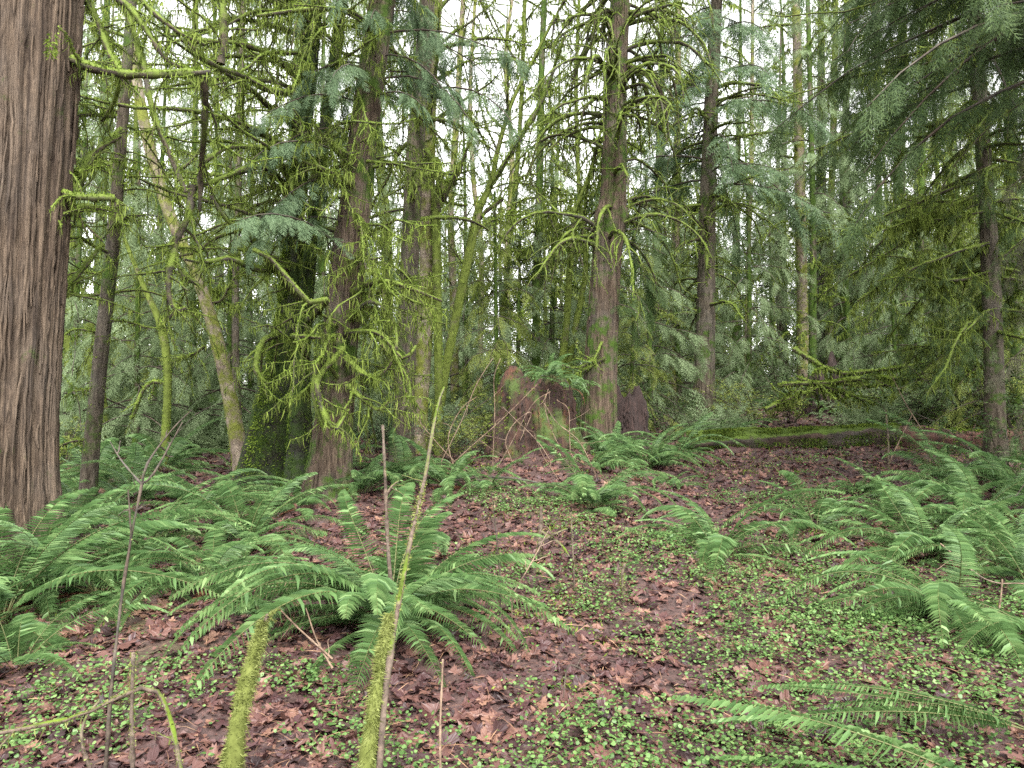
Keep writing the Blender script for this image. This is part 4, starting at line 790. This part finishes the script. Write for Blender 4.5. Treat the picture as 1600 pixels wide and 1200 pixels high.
# undergrowth further off
mb = MB(); n = 900; d = 12.5 + 24 * rng.random(n) ** 1.1; px = rng.uniform(-100, 1700, n); x = (px - 800) / F * d
clear = ((px > 1150) & (px < 1345) & (d < 24)) | ((px > 560) & (px < 1420) & (d < 13.4)); d, x = d[~clear], x[~clear]
for xx, yy in zip(x, d):
    m = 22; a = rng.uniform(0, 6.28, m); el = rng.uniform(.1, 1.2, m); D = np.stack([np.cos(el) * np.cos(a), np.cos(el) * np.sin(a), np.sin(el)], -1)
    tv, tq = T_MID[rng.integers(3)]; c = np.array([xx, yy, gf(xx, yy)]) + rng.normal(0, .12, (m, 3)) * [1, 1, .5] + [0, 0, .08]
    inst(mb, tv, tq, D, np.array([0, 0, 1]) + rng.normal(0, .3, (m, 3)), rng.uniform(.35, .8, m), c)
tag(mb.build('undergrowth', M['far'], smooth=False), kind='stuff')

# leafy shrubs
def shrub_mesh(h, w, ns, nl, ls, seed):
    mw, ml = MB(), MB(); kite = (np.array([[0, 0, 0], [.5, .26, .04], [1, 0, -.08], [.5, -.26, .04]]), np.array([[0, 1, 2, 3]]))
    for k in range(ns):
        a = rng.uniform(0, 6.28); q = arc([rng.normal(0, .06), rng.normal(0, .06), -.05], a, h * rng.uniform(.8, 1.3), rng.uniform(.8, 1.4), rng.uniform(.2, 1.2), 10, .1); tube(mw, q, np.linspace(.009, .003, 10), 4, 0, .1)
        for j in range(7):
            i = rng.integers(3, 10); r = arc(q[i], rng.uniform(0, 6.28), w * rng.uniform(.3, .8), rng.uniform(-.1, .8), rng.uniform(.1, .8), 6, .15); tube(mw, r, np.linspace(.004, .002, 6), 3)
            m = nl; t = rng.integers(1, 6, m); D = unit(rng.normal(0, 1, (m, 3)) * [1, 1, .4] + [0, 0, -.15]); inst(ml, *kite, D, rng.normal(0, .4, (m, 3)) + [0, 0, 1], rng.uniform(*ls, m), r[t] + rng.normal(0, .02, (m, 3)))
    return mw, ml
SH = []
for k, (h, wd, ns, nl, ls, mt) in enumerate([(1.1, .6, 12, 26, (.025, .06), 'faryel'), (1.4, .7, 12, 26, (.03, .07), 'hemlock'), (.9, .6, 12, 24, (.025, .055), 'cedar')]):
    a, b = shrub_mesh(h, wd, ns, nl, ls, k); o1 = a.build('stems', [M['darktwig']]); o2 = b.build('leaves', [M[mt]], smooth=False); SH.append((o1.data, o2.data)); bpy.data.objects.remove(o1); bpy.data.objects.remove(o2)
for k, px, d, s, lab in [(0, 765, 11.8, 1.0, 'yellow green leafy shrub just left of the broad rotten stump'), (2, 730, 11.0, .9, 'leafy shrub under the slanting mossy maple stem'), (0, 700, 10.5, .75, 'sparse yellowish shrub between the fir and the rotten stump'), (1, 1030, 13.6, .9, 'dull shrub left of the conifer behind the log'),
                         (0, 1180, 15.2, 1.2, 'yellow green shrub right of the conifer behind the log'), (1, 1235, 16, 1.1, 'dull shrub at the left end of the fallen mossy limbs'), (1, 1420, 13.4, 1.0, 'dull shrub right behind the log under the fallen mossy limbs'), (0, 1330, 15.4, .8, 'yellowish shrub under the fallen mossy limbs'),
                         (1, 1570, 8.9, .95, 'drooping dark shrub in front of the right hemlock trunk foot'), (1, 1505, 12.6, 1.1, 'dark shrub behind the rotten broken end of the log'), (1, 1590, 11.8, 1.2, 'dark shrub at the right edge behind the log'), (2, 1550, 13.2, 1.2, 'shaded shrub at the foot of the right hemlock'), (0, 95, 11.5, 1.0, 'yellow green shrub at the foot of the big cedar, behind the ferns'),
                         (2, 585, 12.2, .9, 'small shrub between the leaning cedar and the straight fir'), (0, 905, 13.4, .8, 'yellow green shrub behind the right flank of the rotten stump'), (2, 1120, 16.5, 1.0, 'green shrub behind the conifer beyond the log'), (0, 1065, 15.5, .9, 'yellow green shrub between the hollow stump and the conifer beyond the log')]:
    root = empty('leafy_shrub', G(px, d), lab, 'shrub', 'low shrubs'); root.rotation_euler = (0, 0, rng.uniform(0, 6.28)); root.scale = (s, s, s)
    for me, nm in zip(SH[k], ('stems', 'leaves')): o = bpy.data.objects.new(nm, me); COL.objects.link(o); o.parent = root

# ------------------------------------------------------------------ sticks and saplings of the foreground
def stick(pts, d, r0, r1, label, mat='branch', fuzz=0, hang=0, twigs=0, tl=(.1, .3), name='stick', cat='stick', w=.008, fl=(.008, .025), hl=(.02, .06), forks=(), n=22, fmat='moss_pale', snap=True, group=None, sub=0, fork_mat=None):
    q = pl(pts, d, n)
    if snap:
        b = gf(q[0][0], q[0][1]) - .05
        if q[0][2] > b: q = np.vstack([[q[0][0], q[0][1], b], q])
    root = empty(name, [q[0][0], q[0][1], gf(q[0][0], q[0][1])], label, cat, group)
    branch(root, limb_mesh(q, r0, r1, twigs=twigs, tl=tl, fuzz=fuzz, hang=hang, w=w, fl=fl, hl=hl, seg=8, sub=sub, tdroop=.5), [M[mat], M[fmat], M['moss_pale']], 'stem')
    for f in forks: branch(root, limb_mesh(pl(f, d, 10), r1 * 1.1, r1 * .5, twigs=2, tl=tl, fuzz=fuzz * .3, hang=0, w=w, fl=fl, seg=6), [M[fork_mat or mat], M[fmat], M['moss_hang']], 'side_twig')
    return root, q
BR = 'deadbranch'
rt, q = stick([(585, 1290, 2.75), (605, 1060, 2.95), (625, 930, 3.2), (645, 830, 3.4), (665, 740, 3.6), (682, 640, 3.8), (694, 605, 3.9)], 3, .015, .006, 'leaning dead stem with thick yellow green moss low down, before the big fern', BR, 60, 0, 3, (.05, .2), 'dead_stem', 'stick')
m_ = MB(); q2 = pl([(560, 1290, 2.75), (588, 1090, 2.92), (608, 960, 3.1)], 3, 16); moss_fuzz(m_, q2, np.linspace(.034, .014, 16) * (1 + .25 * np.sin(np.arange(16) * 1.7)), 8000, .012, .045, .0035, .35, 0); moss_fuzz(m_, q2, np.linspace(.034, .012, 16), 7000, .015, .06, .0035, .8, 0); tube(m_, q2, np.linspace(.032, .012, 16) * (1 + .25 * np.sin(np.arange(16) * 1.7)), 9, 0, .14); branch(child(rt, 'stem'), m_, [M['moss_pale']], 'moss_sleeve')
m_ = MB(); moss_fuzz(m_, q[9:17], .008, 900, .01, .03, .007, .3, 0); branch(child(rt, 'stem'), m_, [M['moss_pale']], 'moss_sleeve')
stick([(350, 1290, 2.5), (372, 1130, 2.6), (392, 1040, 2.7), (412, 972, 2.8)], 2.6, .036, .013, 'short leaning stub with shaggy moss and a broken reddish tip, bottom left of centre', 'moss_pale', 9000, 9000, 0, name='broken_stub', cat='stick', w=.0035, fl=(.008, .03), hl=(.02, .08), forks=[[(408, 985, 2.79), (414, 972, 2.8), (418, 960, 2.8)]], fork_mat=BR)
stick([(160, 1290, 2.9), (172, 1100, 3.0), (188, 950, 3.15), (205, 840, 3.3), (222, 755, 3.4)], 3, .008, .005, 'thin dark upright sapling that forks at the top, at the left over the ferns', 'darktwig', 50, 0, 2, (.05, .1), 'bare_sapling', 'sapling', forks=[[(205, 840, 3.3), (202, 790, 3.3), (200, 765, 3.3)], [(222, 755, 3.4), (240, 740, 3.4), (285, 660, 3.5)], [(222, 757, 3.4), (190, 720, 3.5), (172, 690, 3.5)], [(222, 757, 3.4), (230, 725, 3.4), (268, 672, 3.5), (300, 640, 3.6)]])
stick([(208, 1240, 2.9), (206, 1120, 2.95), (208, 1020, 3.0)], 2.9, .010, .007, 'short mossy upright stick right of the thin dark sapling', BR, 900, 200, 0, w=.007)
stick([(150, 1225, 3), (128, 1160, 3.0), (135, 1120, 3.05), (155, 1095, 3.1)], 3, .008, .005, 'small bent mossy twig at the foot of the thin dark sapling', BR, 300, 60, 0)
stick([(612, 925, 4.6), (606, 850, 4.6), (602, 750, 4.6), (598, 664, 4.6)], 4.6, .013, .009, 'straight bare brown stick standing behind the big fern, snapped at the top', 'deadbranch', 50, 10, 0, forks=[[(604, 772, 4.6), (612, 760, 4.6), (622, 752, 4.6)]])
stick([(688, 1230, 3), (688, 1130, 3.1), (692, 1030, 3.2)], 3.1, .006, .004, 'thin tan upright twig right of the mossy leaning stem', 'twig', 20)
stick([(974, 932, 5.3), (972, 900, 5.3), (976, 880, 5.3)], 5.3, .013, .011, 'stubby mossy stick stub standing in the ground cover', BR, 700, 100, 0)
stick([(842, 860, 6.2), (845, 820, 6.2), (846, 792, 6.2)], 6.2, .02, .014, 'mossy stub left of the clearing with low mossy twigs', BR, 800, 200, 0, forks=[[(842, 850, 6.1), (860, 838, 6.1), (885, 826, 6.1)], [(845, 830, 6.2), (875, 850, 6.1), (890, 870, 6)]])
stick([(897, 905, 5.6), (895, 860, 5.6), (892, 800, 5.7)], 5.6, .007, .004, 'thin mossy twig beside the low mossy stub', BR, 400, 40, 2, (.05, .15))
stick([(782, 905, 5.0), (775, 830, 5), (768, 770, 5)], 5, .006, .003, 'thin twig on the right side of the big fern', 'darktwig', 80, 0, 3, (.05, .2))
stick([(800, 930, 4.6), (830, 880, 4.6), (856, 830, 4.7)], 4.7, .005, .003, 'slanting straw coloured twig at the right tips of the big fern', 'twig', 0, 0, 3, (.1, .25))
stick([(930, 1060, 3.7), (890, 1040, 3.75), (880, 1090, 3.6)], 3.7, .004, .003, 'curved fallen twig on the ground cover', 'darktwig', 0, 0, 2, (.05, .12), snap=False)
stick([(520, 1030, 4.0), (470, 985, 4.1), (430, 945, 4.2)], 4.1, .006, .004, 'pale fallen twig leaning into the left side of the big fern', 'twig', 0, 0, 2, (.1, .25), snap=False)
stick([(520, 1045, 3.95), (495, 1000, 4.1), (478, 950, 4.2)], 4.1, .006, .003, 'second pale twig crossing the one under the big fern', 'twig', 0, 0, 1, (.1, .2), snap=False)
stick([(1190, 720, 9.8), (1215, 735, 9.7), (1225, 770, 9.5)], 9.6, .008, .004, 'tiny mossy sapling in front of the log', BR, 200, 20, 4, (.1, .3))
stick([(1380, 745, 10.4), (1400, 700, 10.5), (1425, 648, 10.7)], 10.6, .010, .005, 'pale dead stalk leaning on the fallen log', 'twig', 0, 0, 1, (.1, .3))
stick([(1388, 730, 10.3), (1388, 690, 10.3), (1384, 640, 10.3)], 10.3, .014, .010, 'mossy upright stick in front of the log break', BR, 400, 100, 1, (.1, .2))
stick([(1452, 690, 10.5), (1415, 630, 11), (1395, 590, 11.3)], 11, .008, .005, 'thin grey curved stem rising over the broken log', 'twig', 10, 0, 2, (.2, .4))
stick([(1470, 850, 5.6), (1540, 905, 5.2), (1600, 912, 5.1)], 5.2, .006, .004, 'dead straw stalk lying at the right under the fern bank', 'twig', 0, 0, 1, snap=False)
stick([(1560, 960, 4.7), (1564, 930, 4.7), (1566, 905, 4.7)], 4.7, .006, .005, 'short tan upright stalk at the right edge', 'twig')
stick([(300, 1290, 2.5), (245, 1080, 3.0), (120, 1120, 2.8), (-20, 1150, 2.7)], 2.8, .010, .007, 'mossy stick lying on the ground at the lower left', BR, 300, 40, 3, (.1, .25), snap=False, n=16)
# canes round the stump
rootl = [([(1005 - 120, 705), (870, 690), (852, 640), (856, 608)], 'pinkish cane in front of the right side of the broad rotten stump'), ([(775, 735), (800, 690), (832, 632), (860, 612)], 'arching tan cane across the face of the broad rotten stump'), ([(770, 725), (773, 640), (772, 590), (782, 560)], 'straight pale cane left of the broad rotten stump'),
         ([(892, 730), (890, 680), (888, 640), (870, 625)], 'upright bare cane at the right edge of the broad rotten stump'), ([(700, 730), (745, 690), (790, 650), (840, 600)], 'long cane slanting up from the left to the rotten stump top'), ([(860, 720), (840, 690), (800, 650), (786, 636)], 'brown cane slanting left over the rotten stump'),
         ([(690, 720), (720, 660), (745, 600), (770, 560)], 'cane left of the stump reaching toward the shrub'), ([(800, 720), (790, 690), (805, 660), (830, 645), (812, 690)], 'curly tan cane low on the rotten stump face'), ([(930, 740), (905, 690), (870, 660), (850, 630)], 'cane rising from the right of the mound over the rotten stump'), ([(735, 745), (690, 700), (650, 650), (630, 600)], 'bare cane slanting left near the fir trunk'),
         ([(720, 760), (700, 690), (720, 640), (745, 620)], 'forked cane left of the litter mound'), ([(880, 760), (850, 715), (835, 680)], 'short cane on the litter mound'), ([(770, 760), (720, 745), (690, 750)], 'low twig across the front of the litter mound')]
for k, (ps, lab) in enumerate(rootl): stick([(a, b, 10.1 - .05 * k) for a, b in ps], 10, .007, .004, lab, 'twig', 15, 0, 2, (.15, .55), 'bare_cane', 'cane', group='bare canes round the rotten stump', sub=0)
stick([(700, 752, 8.9), (760, 745, 8.9), (820, 750, 8.9), (880, 765, 8.8)], 8.9, .016, .01, 'dark fallen limb lying across the foot of the litter mound', 'darktwig', 10, 0, 5, (.2, .5), snap=False, name='fallen_limb', cat='limb')
# grass tuft at the bottom
root = empty('grass_tuft', G(405, 2.75), 'small tuft of fresh green grass at the bottom beside the shaggy broken stub', 'grass tuft'); mb = MB()
c = np.array(root['_o'])
for k in range(26):
    q = arc(c + rng.normal(0, .015, 3) * [1, 1, 0], rng.uniform(0, 6.28), rng.uniform(.06, .16), 1.3, rng.uniform(.2, 1.2), 6, .04); tube(mb, q, np.linspace(.003, .0008, 6), 3)
mb.build('blades', M['grass'], root)
